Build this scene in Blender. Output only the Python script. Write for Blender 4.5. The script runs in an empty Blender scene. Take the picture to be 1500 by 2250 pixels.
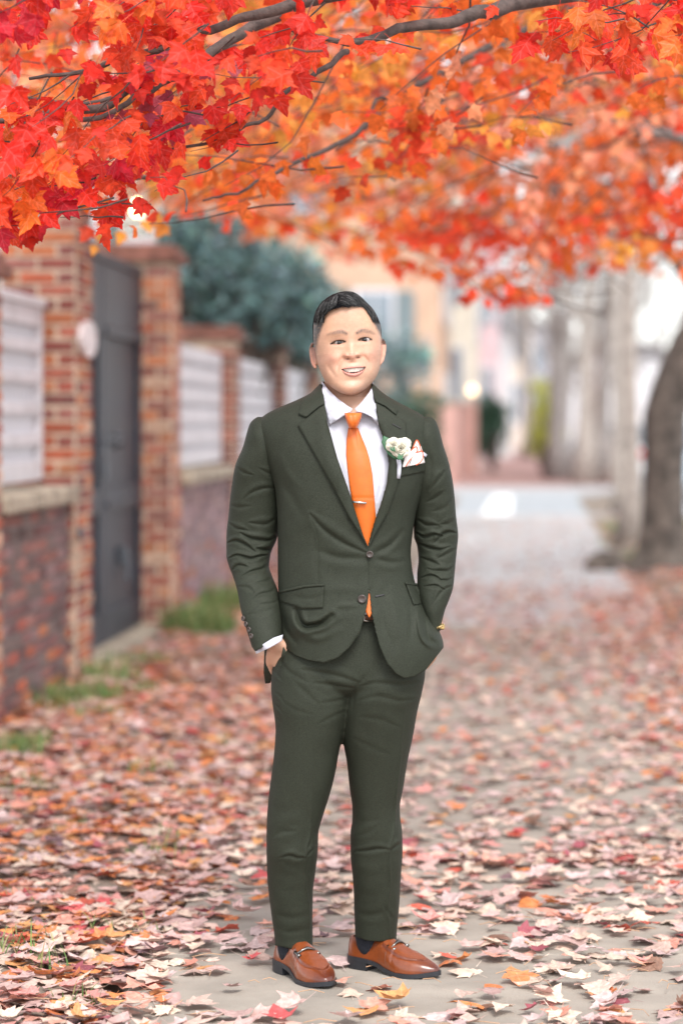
import bpy, bmesh, math, random
import numpy as np
from mathutils import Vector, Matrix, noise as mnoise
from mathutils.geometry import delaunay_2d_cdt

# ------------------------------------------------------------------ camera, sky, sun, exposure
scene = bpy.context.scene
F, VX, VY, CH = 5312.5, 1130.0, 930.0, 1.43      # focal length in photo pixels, vanishing point, eye height
cam_d = bpy.data.cameras.new('camera')
cam = bpy.data.objects.new('camera', cam_d)
scene.collection.objects.link(cam)
scene.camera = cam
cam.location = (0, 0, CH)
cam.rotation_euler = (math.radians(90), 0, 0)
cam_d.sensor_fit = 'VERTICAL'
cam_d.sensor_height = 36.0
cam_d.sensor_width = 24.0
cam_d.lens = 85.0
cam_d.shift_x = -(VX - 750.0) / 2250.0
cam_d.shift_y = -(1125.0 - VY) / 2250.0
cam_d.clip_start = 0.1
cam_d.clip_end = 2000.0
cam_d.dof.use_dof = True
cam_d.dof.focus_distance = 6.12
cam_d.dof.aperture_fstop = 1.8
cam_d.dof.aperture_blades = 0

world = bpy.data.worlds.new('World')
scene.world = world
world.use_nodes = True
wn = world.node_tree
wn.nodes.clear()
w_out = wn.nodes.new('ShaderNodeOutputWorld')
w_bg = wn.nodes.new('ShaderNodeBackground')
w_sky = wn.nodes.new('ShaderNodeTexSky')
w_hsv = wn.nodes.new('ShaderNodeHueSaturation')
SUN_EL, SUN_AZ = 50.0, 163.0                       # degrees; high, behind the camera and a little to its right
w_sky.sky_type = 'NISHITA'
w_sky.sun_disc = False
w_sky.sun_elevation = math.radians(SUN_EL)
w_sky.sun_rotation = math.radians(SUN_AZ)
w_sky.air_density = 1.0
w_sky.dust_density = 1.0
w_sky.ozone_density = 1.0
w_hsv.inputs['Saturation'].default_value = 0.22    # thin white overcast
w_bg.inputs['Strength'].default_value = 0.15
wn.links.new(w_sky.outputs[0], w_hsv.inputs['Color'])
wn.links.new(w_hsv.outputs[0], w_bg.inputs['Color'])
wn.links.new(w_bg.outputs[0], w_out.inputs['Surface'])

sun_d = bpy.data.lights.new('sun', 'SUN')
sun_d.energy = 1.5
sun_d.angle = math.radians(22)
sun_d.color = (1.0, 0.96, 0.91)
sun = bpy.data.objects.new('sun', sun_d)
scene.collection.objects.link(sun)
_el, _az = math.radians(SUN_EL), math.radians(SUN_AZ)
_sd = Vector((math.sin(_az) * math.cos(_el), math.cos(_az) * math.cos(_el), math.sin(_el)))
sun.rotation_euler = _sd.to_track_quat('Z', 'Y').to_euler()
sun.location = _sd * 30

scene.view_settings.view_transform = 'Standard'
scene.view_settings.look = 'None'
scene.view_settings.exposure = 1.30
scene.view_settings.gamma = 1.0
scene.view_settings.use_curve_mapping = False
scene.render.engine = 'CYCLES'
scene.cycles.max_bounces = 8
scene.cycles.transparent_max_bounces = 8
scene.cycles.use_denoising = True

random.seed(7)
rng = np.random.default_rng(11)
COL = scene.collection

# ------------------------------------------------------------------ helpers
def W(px, py, Y):
    """the place in the world, Y metres down the street, that the photo shows at pixel px, py"""
    return Vector(((px - VX) / F * Y, Y, CH - (py - VY) / F * Y))

def Wn(px, py, Y):
    px, py, Y = np.broadcast_arrays(np.asarray(px, float), np.asarray(py, float), np.asarray(Y, float))
    return np.stack([(px - VX) / F * Y, Y, CH - (py - VY) / F * Y], -1)

def tag(o, label=None, cat=None, group=None, kind=None):
    if label: o['label'] = label
    if cat: o['category'] = cat
    if group: o['group'] = group
    if kind: o['kind'] = kind
    return o

def link(name, me, parent=None):
    o = bpy.data.objects.new(name, me)
    COL.objects.link(o)
    if parent is not None: o.parent = parent
    return o

def empty(name, loc=(0, 0, 0), rz=0.0):
    o = bpy.data.objects.new(name, None)
    COL.objects.link(o)
    o.location = loc
    o.rotation_euler = (0, 0, rz)
    o.empty_display_size = 0.1
    return o

def child(name, me, parent, mw=None):
    """a part whose mesh data is in world space although its parent stands at its own base"""
    o = link(name, me, parent)
    o.matrix_parent_inverse = pworld(parent).inverted()
    return o

def pworld(p):
    m = Matrix.Translation(p.location) @ p.rotation_euler.to_matrix().to_4x4()
    if p.parent is not None:
        return pworld(p.parent) @ p.matrix_parent_inverse @ m
    return m

def mesh_np(name, verts, faces, mat=None, smooth=False, cols=None):
    """faces: (n,3) or (n,4) int array, or a list of those"""
    me = bpy.data.meshes.new(name)
    verts = np.asarray(verts, np.float32).reshape(-1, 3)
    fl = faces if isinstance(faces, (list, tuple)) and len(faces) and isinstance(faces[0], np.ndarray) and faces[0].ndim == 2 else [np.asarray(faces, np.int32)]
    fl = [np.asarray(f, np.int32) for f in fl if len(f)]
    loops = np.concatenate([f.ravel() for f in fl])
    cnt = np.concatenate([np.full(len(f), f.shape[1], np.int32) for f in fl])
    start = np.concatenate([[0], np.cumsum(cnt)[:-1]]).astype(np.int32)
    me.vertices.add(len(verts)); me.vertices.foreach_set('co', verts.ravel())
    me.loops.add(len(loops)); me.loops.foreach_set('vertex_index', loops.astype(np.int32))
    me.polygons.add(len(cnt)); me.polygons.foreach_set('loop_start', start); me.polygons.foreach_set('loop_total', cnt)
    me.polygons.foreach_set('use_smooth', np.full(len(cnt), bool(smooth)))
    me.update(calc_edges=True)
    if cols is not None:
        a = me.color_attributes.new('tint', 'FLOAT_COLOR', 'POINT')
        c = np.ones((len(verts), 4), np.float32); c[:, :3] = cols
        a.data.foreach_set('color', c.ravel())
    if mat is not None: me.materials.append(mat)
    return me

def get_np(me):
    v = np.empty(len(me.vertices) * 3, np.float32); me.vertices.foreach_get('co', v)
    return v.reshape(-1, 3).astype(float)

class MB:
    """collects simple solids and makes them ONE mesh"""
    def __init__(s): s.bm = bmesh.new()
    def box(s, x0, x1, y0, y1, z0, z1, bev=0.0, rot=None, jit=0.0):
        r = bmesh.ops.create_cube(s.bm, size=1.0)
        vs = r['verts']
        c = Vector(((x0 + x1) / 2, (y0 + y1) / 2, (z0 + z1) / 2))
        for v in vs:
            v.co = Vector((v.co.x * (x1 - x0), v.co.y * (y1 - y0), v.co.z * (z1 - z0)))
            if jit: v.co += Vector((random.uniform(-jit, jit), random.uniform(-jit, jit), random.uniform(-jit, jit)))
            if rot is not None: v.co = rot @ v.co
            v.co += c
        if bev > 0:
            es = list({e for v in vs for e in v.link_edges})
            bmesh.ops.bevel(s.bm, geom=es, offset=bev, segments=1, affect='EDGES')
        return s
    def tube(s, pts, rad, n=8, cap=True):
        pts = [Vector(p) for p in pts]
        if not hasattr(rad, '__len__'): rad = [rad] * len(pts)
        rings = []
        up = Vector((0, 0, 1)); prev = None
        for i, p in enumerate(pts):
            d = (pts[min(i + 1, len(pts) - 1)] - pts[max(i - 1, 0)])
            if d.length < 1e-9: d = Vector((0, 0, 1))
            d.normalize()
            if prev is None:
                a = d.cross(up)
                if a.length < 1e-3: a = d.cross(Vector((1, 0, 0)))
            else:
                a = prev - d * prev.dot(d)
                if a.length < 1e-4: a = d.cross(Vector((1, 0, 0)))
            a.normalize(); prev = a; b = d.cross(a)
            rings.append([s.bm.verts.new(p + (a * math.cos(2 * math.pi * k / n) + b * math.sin(2 * math.pi * k / n)) * rad[i]) for k in range(n)])
        for i in range(len(rings) - 1):
            for k in range(n):
                s.bm.faces.new((rings[i][k], rings[i][(k + 1) % n], rings[i + 1][(k + 1) % n], rings[i + 1][k]))
        if cap:
            s.bm.faces.new(rings[0][::-1]); s.bm.faces.new(rings[-1])
        return s
    def ball(s, c, r, seg=16, scale=(1, 1, 1)):
        q = bmesh.ops.create_uvsphere(s.bm, u_segments=seg, v_segments=max(6, seg // 2), radius=1.0)
        for v in q['verts']:
            v.co = Vector((v.co.x * r * scale[0] + c[0], v.co.y * r * scale[1] + c[1], v.co.z * r * scale[2] + c[2]))
        return s
    def prism(s, poly, axis, a0, a1):
        """poly in the two other axes, extruded along axis ('x','y','z')"""
        def mk(p, a):
            if axis == 'x': return (a, p[0], p[1])
            if axis == 'y': return (p[0], a, p[1])
            return (p[0], p[1], a)
        A = [s.bm.verts.new(mk(p, a0)) for p in poly]; B = [s.bm.verts.new(mk(p, a1)) for p in poly]
        s.bm.faces.new(A[::-1]); s.bm.faces.new(B)
        for i in range(len(poly)):
            j = (i + 1) % len(poly)
            s.bm.faces.new((A[i], A[j], B[j], B[i]))
        return s
    def mesh(s, name, mat=None, smooth=False):
        bmesh.ops.recalc_face_normals(s.bm, faces=s.bm.faces)
        me = bpy.data.meshes.new(name); s.bm.to_mesh(me); s.bm.free()
        me.polygons.foreach_set('use_smooth', [smooth] * len(me.polygons))
        if mat is not None: me.materials.append(mat)
        me.update()
        return me

def grid_faces(nr, nc, wrap=True):
    i = np.arange(nr - 1)[:, None]; j = np.arange(nc if wrap else nc - 1)[None, :]
    j2 = (j + 1) % nc
    return np.stack([(i * nc + j), (i * nc + j2), ((i + 1) * nc + j2), ((i + 1) * nc + j)], -1).reshape(-1, 4)

def hermite(x, xs, ys):
    """smooth interpolation through the table"""
    xs = np.asarray(xs, float); ys = np.asarray(ys, float)
    x = np.clip(np.asarray(x, float), xs[0], xs[-1])
    d = np.diff(ys) / np.diff(xs)
    m = np.empty_like(ys); m[0] = d[0]; m[-1] = d[-1]
    m[1:-1] = np.where(d[:-1] * d[1:] > 0, 2 * d[:-1] * d[1:] / (d[:-1] + d[1:] + 1e-12), 0.0)
    k = np.clip(np.searchsorted(xs, x, 'right') - 1, 0, len(xs) - 2)
    h = xs[k + 1] - xs[k]; t = (x - xs[k]) / h
    return ((2 * t**3 - 3 * t**2 + 1) * ys[k] + (t**3 - 2 * t**2 + t) * h * m[k] + (-2 * t**3 + 3 * t**2) * ys[k + 1] + (t**3 - t**2) * h * m[k + 1])

def inside(poly, x, y):
    poly = np.asarray(poly, float); r = np.zeros(np.shape(x), bool)
    n = len(poly)
    for i in range(n):
        x0, y0 = poly[i]; x1, y1 = poly[(i + 1) % n]
        if y0 == y1: continue
        c = ((y0 > y) != (y1 > y)) & (x < (x1 - x0) * (y - y0) / (y1 - y0) + x0)
        r ^= c
    return r

def seg_near(pts, x, y, closed=False):
    """distance to a polyline, the nearest point on it and the position along it 0..1"""
    pts = np.asarray(pts, float)
    if closed: pts = np.vstack([pts, pts[:1]])
    L = np.hypot(*np.diff(pts, axis=0).T); tot = L.sum() + 1e-9; acc = 0
    best = np.full(np.shape(x), 1e9); bx = np.zeros(np.shape(x)); by = bx.copy(); bt = bx.copy()
    for i in range(len(pts) - 1):
        a = pts[i]; b = pts[i + 1]; d = b - a; l2 = d @ d + 1e-12
        t = np.clip(((x - a[0]) * d[0] + (y - a[1]) * d[1]) / l2, 0, 1)
        qx = a[0] + t * d[0]; qy = a[1] + t * d[1]
        dd = np.hypot(x - qx, y - qy); m = dd < best
        best = np.where(m, dd, best); bx = np.where(m, qx, bx); by = np.where(m, qy, by)
        bt = np.where(m, (acc + t * L[i]) / tot, bt); acc += L[i]
    return best, bx, by, bt

def smooth_line(pts, k=4):
    pts = np.asarray(pts, float); t = np.arange(len(pts)); tt = np.linspace(0, len(pts) - 1, (len(pts) - 1) * k + 1)
    return np.stack([hermite(tt, t, pts[:, j]) for j in range(pts.shape[1])], -1)

def strokes_disp(strokes, x, y):
    """folds: each stroke is (points, half width in photo pixels, height in mm, kind)"""
    out = np.zeros(np.shape(x))
    for pts, w, a, kind in strokes:
        P = smooth_line(pts) if len(pts) > 2 else np.asarray(pts, float)
        m = (x > P[:, 0].min() - 4 * w) & (x < P[:, 0].max() + 4 * w) & (y > P[:, 1].min() - 4 * w) & (y < P[:, 1].max() + 4 * w)
        if not m.any(): continue
        d, nx_, ny_, t = seg_near(P, x[m], y[m])
        q = d / w
        sg = np.where(np.abs(P[-1, 0] - P[0, 0]) > np.abs(P[-1, 1] - P[0, 1]), np.sign(y[m] - ny_), np.sign(x[m] - nx_))
        taper = np.sin(np.pi * np.clip(t * 0.86 + 0.07, 0, 1)) ** 0.7
        if kind == 'v': f = -(1.25 * np.exp(-q * q / 0.5) - 0.75 * np.exp(-(q - 1.5) ** 2 / 0.9))
        elif kind == 'f':
            z = q * sg; wt = 0.35 + 0.65 * np.sin(np.pi * t)
            z = z / wt; f = 0.85 * np.exp(-((z + 1.25) / 1.0) ** 2) - 1.0 * np.exp(-((z - 0.05) / 0.55) ** 2) + 0.35 * np.exp(-((z - 1.5) / 1.1) ** 2)
        elif kind == 'r': f = np.exp(-q * q / 0.6)
        elif kind == 'g': f = -np.exp(-q * q / 0.6)
        else: f = np.exp(-np.abs(q) * 1.6)                      # sharp pressed crease
        out[m] += a * 0.001 * f * taper
    return out

# cheap smooth noise on arrays
def vnoise(x, y, seed=0):
    xi = np.floor(x).astype(np.int64); yi = np.floor(y).astype(np.int64); fx = x - xi; fy = y - yi
    def h(a, b):
        n = (a * 374761393 + b * 668265263 + seed * 1442695041) & 0x7fffffff
        n = ((n ^ (n >> 13)) * 1274126177) & 0x7fffffff
        return (n ^ (n >> 16)) % 100003 / 100003.0 * 2 - 1
    fx = fx * fx * (3 - 2 * fx); fy = fy * fy * (3 - 2 * fy)
    return (h(xi, yi) * (1 - fx) + h(xi + 1, yi) * fx) * (1 - fy) + (h(xi, yi + 1) * (1 - fx) + h(xi + 1, yi + 1) * fx) * fy

# ------------------------------------------------------------------ materials
def new_mat(name):
    m = bpy.data.materials.new(name); m.use_nodes = True
    nt = m.node_tree; b = nt.nodes['Principled BSDF']
    return m, nt, b

def mat(name, col, rough=0.6, var=0.15, scale=8.0, bump=0.0, bscale=60.0, metal=0.0, src=None, spec=0.5, coat=0.0, sheen=0.0, trans=0.0, col2=None, detail=4.0, mscale=None):
    """procedural: base colour, mottled by noise, with fine relief. src: 'object' (object colour) or 'attr' (tint attribute)"""
    m, nt, b = new_mat(name)
    N = nt.nodes.new; Lk = nt.links.new
    tc = N('ShaderNodeTexCoord')
    tex = N('ShaderNodeTexNoise'); tex.inputs['Scale'].default_value = scale; tex.inputs['Detail'].default_value = detail
    Lk(tc.outputs['Object'], tex.inputs['Vector'])
    if src == 'object':
        s = N('ShaderNodeObjectInfo').outputs['Color']
    elif src == 'attr':
        a = N('ShaderNodeVertexColor'); a.layer_name = 'tint'; s = a.outputs['Color']
    else:
        s = None
    mix = N('ShaderNodeMix'); mix.data_type = 'RGBA'
    if s is None:
        c2 = col2 if col2 is not None else tuple(max(0, min(1, c * (1 - 2.2 * var))) for c in col)
        c1 = tuple(min(1, c * (1 + var)) for c in col) if col2 is None else col
        mix.inputs['A'].default_value = (*c1, 1); mix.inputs['B'].default_value = (*c2, 1)
    else:
        hv = N('ShaderNodeHueSaturation'); hv.inputs['Value'].default_value = max(0.05, 1 - 2.2 * var)
        Lk(s, hv.inputs['Color']); Lk(s, mix.inputs['A']); Lk(hv.outputs[0], mix.inputs['B'])
    rp = N('ShaderNodeMapRange'); rp.inputs['From Min'].default_value = 0.35; rp.inputs['From Max'].default_value = 0.68
    Lk(tex.outputs['Fac'], rp.inputs['Value']); Lk(rp.outputs[0], mix.inputs['Factor'])
    Lk(mix.outputs['Result'], b.inputs['Base Color'])
    b.inputs['Roughness'].default_value = rough
    b.inputs['Metallic'].default_value = metal
    b.inputs['Specular IOR Level'].default_value = spec
    b.inputs['Coat Weight'].default_value = coat
    b.inputs['Coat Roughness'].default_value = 0.15
    b.inputs['Sheen Weight'].default_value = sheen
    if bump:
        t2 = N('ShaderNodeTexNoise'); t2.inputs['Scale'].default_value = bscale; t2.inputs['Detail'].default_value = 5
        Lk(tc.outputs['Object'], t2.inputs['Vector'])
        bp = N('ShaderNodeBump'); bp.inputs['Strength'].default_value = bump; bp.inputs['Distance'].default_value = 0.01
        Lk(t2.outputs['Fac'], bp.inputs['Height']); Lk(bp.outputs[0], b.inputs['Normal'])
    if trans > 0:
        tr = N('ShaderNodeBsdfTranslucent'); ms = N('ShaderNodeMixShader'); ms.inputs[0].default_value = trans
        Lk(mix.outputs['Result'], tr.inputs['Color'])
        out = nt.nodes['Material Output']
        Lk(b.outputs[0], ms.inputs[1]); Lk(tr.outputs[0], ms.inputs[2]); Lk(ms.outputs[0], out.inputs['Surface'])
    return m

def glass_mat(name, col, rough=0.08):
    m, nt, b = new_mat(name)
    b.inputs['Base Color'].default_value = (*col, 1); b.inputs['Roughness'].default_value = rough
    b.inputs['Specular IOR Level'].default_value = 0.8
    return m

def emit_mat(name, col, strength):
    m, nt, b = new_mat(name)
    b.inputs['Base Color'].default_value = (*col, 1)
    b.inputs['Emission Color'].default_value = (*col, 1); b.inputs['Emission Strength'].default_value = strength
    return m
# ================================================================== SETTING
M_dirt = mat('soil', (0.24, 0.19, 0.15), 0.95, 0.2, 6, bump=0.6, bscale=45)
M_conc = mat('concrete', (0.33, 0.29, 0.245), 0.9, 0.10, 5, bump=0.35, bscale=160, detail=8)
M_conc2 = mat('old_concrete', (0.42, 0.41, 0.41), 0.9, 0.07, 4, bump=0.35, bscale=120, detail=8)
M_asph = mat('asphalt', (0.36, 0.38, 0.40), 0.85, 0.08, 3, bump=0.2, bscale=90)
M_line = mat('road_paint', (0.85, 0.86, 0.86), 0.6, 0.04, 20)
M_mort = mat('mortar', (0.52, 0.42, 0.32), 0.95, 0.12, 10, bump=0.4, bscale=60)
M_mortd = mat('dark_mortar', (0.20, 0.16, 0.15), 0.95, 0.2, 8, bump=0.4, bscale=60)
M_brick = mat('brick_clay', None, 0.9, 0.16, 14, bump=0.5, bscale=70, src='object')
M_brickpave = mat('brick_paving', (0.34, 0.20, 0.18), 0.9, 0.12, 6)
M_stone = mat('coping_stone', (0.36, 0.31, 0.24), 0.95, 0.2, 5, bump=0.5, bscale=50)
M_gate = mat('gate_paint', (0.022, 0.027, 0.040), 0.5, 0.10, 3, bump=0.05)
M_iron = mat('iron', (0.12, 0.14, 0.16), 0.45, 0.1, 20, metal=0.6)
M_white = mat('white_paint', (0.60, 0.59, 0.62), 0.6, 0.06, 5)
M_grass = mat('grass_blades', None, 0.6, 0.10, 20, src='attr', trans=0.25)
M_bark = mat('dark_bark', (0.115, 0.095, 0.08), 0.95, 0.28, 9, bump=0.9, bscale=26)
M_barkl = mat('pale_bark', (0.36, 0.315, 0.28), 0.95, 0.16, 8, bump=0.6, bscale=24)
M_barkg = mat('grey_bark', (0.28, 0.25, 0.235), 0.95, 0.2, 8, bump=0.6, bscale=24)
M_twig = mat('twig_bark', (0.085, 0.060, 0.052), 0.8, 0.2, 40, bump=0.3, bscale=120)
M_needle = mat('evergreen_leaves', None, 0.7, 0.12, 6, src='attr', trans=0.2)

# ---- ground, one sheet to the horizon, lumpy beside the path
def ground():
    xs = np.unique(np.concatenate([np.linspace(-400, -8, 14), np.linspace(-8, 9, 150), np.linspace(9, 400, 14)]))
    ys = np.unique(np.concatenate([np.linspace(-60, 2, 8), np.linspace(2, 30, 260), np.linspace(30, 700, 30)]))
    Xg, Yg = np.meshgrid(xs, ys)
    z = np.full_like(Xg, -0.06)
    strip = np.clip((-1.02 - Xg) * 6, 0, 1) * np.clip((Xg + 2.5) * 4, 0, 1)
    stripr = np.clip((Xg - 1.10) * 4, 0, 1) * np.clip((2.7 - Xg) * 4, 0, 1)
    near = np.clip((37.5 - Yg) / 2, 0, 1)
    lum = 0.02 * vnoise(Xg * 4, Yg * 4, 3) + 0.012 * vnoise(Xg * 11, Yg * 11, 5)
    z = np.where((strip + stripr) * near > 0, -0.06 + near * ((0.062 + lum) * strip + (0.085 + 1.4 * lum) * stripr), z)
    me = mesh_np('ground', np.stack([Xg, Yg, z], -1).reshape(-1, 3), grid_faces(len(ys), len(xs), False), M_dirt, True)
    tag(link('ground', me), kind='structure')
ground()

def zground(x, y):
    """height of the surface that leaves fall on"""
    x = np.asarray(x, float); y = np.asarray(y, float)
    lum = 0.02 * vnoise(x * 4, y * 4, 3) + 0.012 * vnoise(x * 11, y * 11, 5)
    strip = np.clip((-1.02 - x) * 6, 0, 1); stripr = np.clip((x - 1.10) * 4, 0, 1)
    z = np.zeros_like(x) + 0.001
    z = np.where(x < -1.0, np.maximum(-0.06 + (0.062 + lum) * strip, -0.02), z)
    z = np.where(x > 1.08, np.maximum(-0.06 + (0.085 + 1.4 * lum) * stripr, -0.02), z)
    return z

# ---- near path of concrete slabs (each a part), then the asphalt crossing, then brick paving
sw = tag(empty('sidewalk', (0, 6, 0)), kind='structure')
def slab_mesh(x0, x1, y0, y1, m):
    nx, ny = 4, 3
    mb = MB(); mb.box(x0, x1, y0, y1, -0.10, 0.0, bev=0.006)
    return mb.mesh('slab', m)
edges = [1.2, 3.0, 4.75, 6.515, 8.28, 10.0, 11.8, 13.6, 15.4, 17.2, 19.0, 20.8, 22.6, 24.4, 26.2, 28.0, 29.8, 31.6, 33.4, 35.2, 37.0]
for i in range(len(edges) - 1):
    a, b = edges[i] + 0.004, edges[i + 1] - 0.004
    o = child('slab', slab_mesh(-0.98, 1.09, a, b, M_conc if i < 9 else M_conc2), sw)
    o.location.z += random.uniform(-0.003, 0.0)
me = MB().box(-14, 2.75, 37.3, 37.45, -0.12, 0.02, 0.01).box(2.75, 2.90, -4, 37.3, -0.12, 0.02, 0.01).mesh('kerb', M_conc2)
tag(link('kerb', me), kind='structure')
me = MB().box(-14, 2.6, 53.5, 53.65, -0.12, 0.02, 0.01).box(2.6, 2.75, 53.65, 260, -0.12, 0.02, 0.01).mesh('kerb', M_conc2)
tag(link('kerb', me), kind='structure')
me = mesh_np('road', [(-60, 37.45, -0.05), (60, 37.45, -0.05), (60, 53.5, -0.05), (-60, 53.5, -0.05), (2.9, -10, -0.05), (12, -10, -0.05), (12, 37.45, -0.05), (2.9, 37.45, -0.05),
                      (2.75, 53.5, -0.05), (12, 53.5, -0.05), (12, 183, -0.05), (2.75, 183, -0.05)], [(0, 1, 2, 3), (4, 5, 6, 7), (8, 9, 10, 11)], M_asph)
tag(link('road', me), kind='structure')
me = mesh_np('road_marking', [(-0.55, 39.0, -0.046), (-0.05, 39.0, -0.046), (-0.05, 49.6, -0.046), (-0.42, 49.6, -0.046)], [(0, 1, 2, 3)], M_line)
tag(link('road_marking', me), kind='structure')
me = MB().box(-1.9, 2.6, 53.65, 260, -0.10, 0.012).mesh('brick_pavement', M_brickpave)
tag(link('brick_pavement', me), kind='structure')
me = MB().box(-0.98, 1.09, 36.95, 37.3, -0.10, 0.0).mesh('ramp', M_conc2)
tag(link('path', me), kind='structure')

# ---- bricks
BW, BH, BD = 0.203, 0.056, 0.098
CH_B = 0.0762
def brick_mesh(lx, ly, lz, seed):
    random.seed(seed)
    mb = MB(); mb.box(-lx / 2, lx / 2, -ly / 2, ly / 2, -lz / 2, lz / 2, bev=0.004, jit=0.003)
    return mb.mesh('brick', M_brick)
BR = {}
def get_brick(lx, ly):
    k = (round(lx, 3), round(ly, 3))
    if k not in BR: BR[k] = [brick_mesh(lx, ly, BH, 40 + i + len(BR) * 7) for i in range(3)]
    return random.choice(BR[k])
REDS = [(0.40, 0.105, 0.055), (0.48, 0.165, 0.075), (0.32, 0.085, 0.060), (0.25, 0.075, 0.060), (0.46, 0.19, 0.10), (0.38, 0.125, 0.085), (0.22, 0.08, 0.07), (0.56, 0.36, 0.26), (0.30, 0.12, 0.10)]
DARKP = [(0.26, 0.08, 0.06), (0.20, 0.07, 0.055), (0.32, 0.10, 0.07), (0.17, 0.06, 0.055)]  # darker bricks: shade on the far piers put into their colour
DARKS = [(0.20, 0.09, 0.085), (0.15, 0.075, 0.075), (0.26, 0.11, 0.09), (0.12, 0.075, 0.07), (0.30, 0.14, 0.12), (0.17, 0.12, 0.11), (0.24, 0.15, 0.15)]
FARW = [(0.34, 0.22, 0.24), (0.28, 0.19, 0.21), (0.38, 0.24, 0.23), (0.25, 0.18, 0.19), (0.42, 0.30, 0.30)]
random.seed(5)
def put_brick(par, x, y, z, lx, ly, pal):
    o = link('brick', get_brick(lx, ly), par)
    o.location = Vector((x, y, z)) - par.location
    o.location += Vector((random.uniform(-.0025, .0025), random.uniform(-.0025, .0025), random.uniform(-.002, .002)))
    o.rotation_euler = (0, 0, random.choice([0, math.pi]) + random.uniform(-.008, .008))
    c = random.choice(pal); k = random.uniform(0.85, 1.3)
    o.color = (c[0] * k, c[1] * k, c[2] * k, 1)

def pier(label, x0, x1, y0, y1, ztop, pal=REDS, cap=True, name='brick_pier', near_only=True):
    """square pillar: mortar core and real bricks round it, headers and stretchers in turn"""
    r = tag(empty(name, ((x0 + x1) / 2, (y0 + y1) / 2, -0.04)), label, 'pillar', 'brick piers of the garden wall')
    child('mortar', MB().box(x0 + .008, x1 - .008, y0 + .008, y1 - .008, -0.06, ztop).mesh('mortar', M_mort), r)
    n = int(ztop / CH_B)
    for c in range(n):
        z = c * CH_B + 0.035
        def run(a0, a1, fixed, horiz):
            L = a1 - a0; nb = max(2, round(L / (BW + .012)))
            off = (c % 2) * 0.5
            cuts = [a0] + [a0 + (k + off) * L / nb for k in range(0 if off else 1, nb)] + [a1]
            for q in range(len(cuts) - 1):
                w = cuts[q + 1] - cuts[q] - .018
                if w < .04: continue
                m_ = (cuts[q] + cuts[q + 1]) / 2
                if horiz: put_brick(r, m_, fixed, z, w, .09, pal)
                else: put_brick(r, fixed, m_, z, .09, w, pal)
        run(x0, x1, y0 + .043, True)
        run(y0 + .1, y1, x1 - .043, False)
    if cap:
        mb = MB()
        child('cap', mb.box(x0 - .045, x1 + .045, y0 - .045, y1 + .045, ztop, ztop + .07, .008).box(x0 - .015, x1 + .015, y0 - .015, y1 + .015, ztop + .07, ztop + .12, .01).mesh('cap', M_capb), r)
    return r

def low_wall(label, y0, y1, xf, pal=DARKS, nmax=290):
    r = tag(empty('garden_wall', (xf - .15, y0, -0.04)), label, 'wall', 'low brick walls under the fence')
    child('mortar', MB().box(xf - .30, xf - .009, y0, y1, -0.08, .985).mesh('mortar', M_mortd), r)
    n = 13; cnt = 0
    for c in range(n):
        z = c * CH_B + .03; off = (c % 2) * .107
        y = y0 - off
        while y < y1 - .03:
            a = max(y, y0); b = min(y + .203, y1)
            if b - a > .05 and cnt < nmax:
                put_brick(r, xf - .045, (a + b) / 2, z, .09, b - a, pal if random.random() < min(1, .45 + z) else pal[:1] + REDS[:3]); cnt += 1
            y += .215
    # coping stones, each a piece of its own
    y = y0
    while y < y1 - .05:
        e = min(y + random.uniform(.55, .8), y1)
        child('coping_stone', MB().box(xf - .34, xf + .065, y + .004, e - .004, .99, 1.085, .014, jit=.004).mesh('coping_stone', M_stone), r)
        y = e
    return r

M_capb = mat('cap_bricks', (0.22, 0.10, 0.075), 0.9, 0.2, 10, bump=0.4, bscale=50)
XF = -2.45
pier('brown topped brick pier cut by the left edge of the photo', XF - .42, XF, 11.08, 11.57, 2.12)
pier('tall mottled brick pier with cream mortar and an oval plaque, left of the dark gate', XF - .42, XF, 13.50, 14.05, 2.82)
pier('tall brick pier with a glass lantern on top, right of the dark gate', -2.93, -2.37, 16.72, 17.17, 2.55)
pier('brick pier between the first and second white fence panels past the gate', -2.78, -2.32, 20.05, 20.50, 2.12, DARKP)
pier('far brick pier nearest to the shoulder of the man, third one past the gate', -2.78, -2.32, 24.25, 24.70, 2.12, DARKP)
pier('last brick pier of the garden wall, hidden behind the man', -2.78, -2.30, 28.40, 28.85, 2.12)
low_wall('dark weathered brick wall with a stone coping at the left edge, before the gate', 11.57, 13.50, XF - .03)
low_wall('grey purple brick wall with coping just past the lantern pier', 17.17, 20.05, -2.36, FARW)
low_wall('brick wall with coping behind the sleeve of the man, second past the gate', 20.50, 24.25, -2.36, FARW)
low_wall('brick wall with coping farthest down the street, behind the man', 24.70, 28.40, -2.36, FARW, nmax=220)
# wall running on towards the camera, outside the frame
low_wall('dark brick wall beside the path, nearest to the viewer', 8.0, 11.08, XF - .03)

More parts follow.
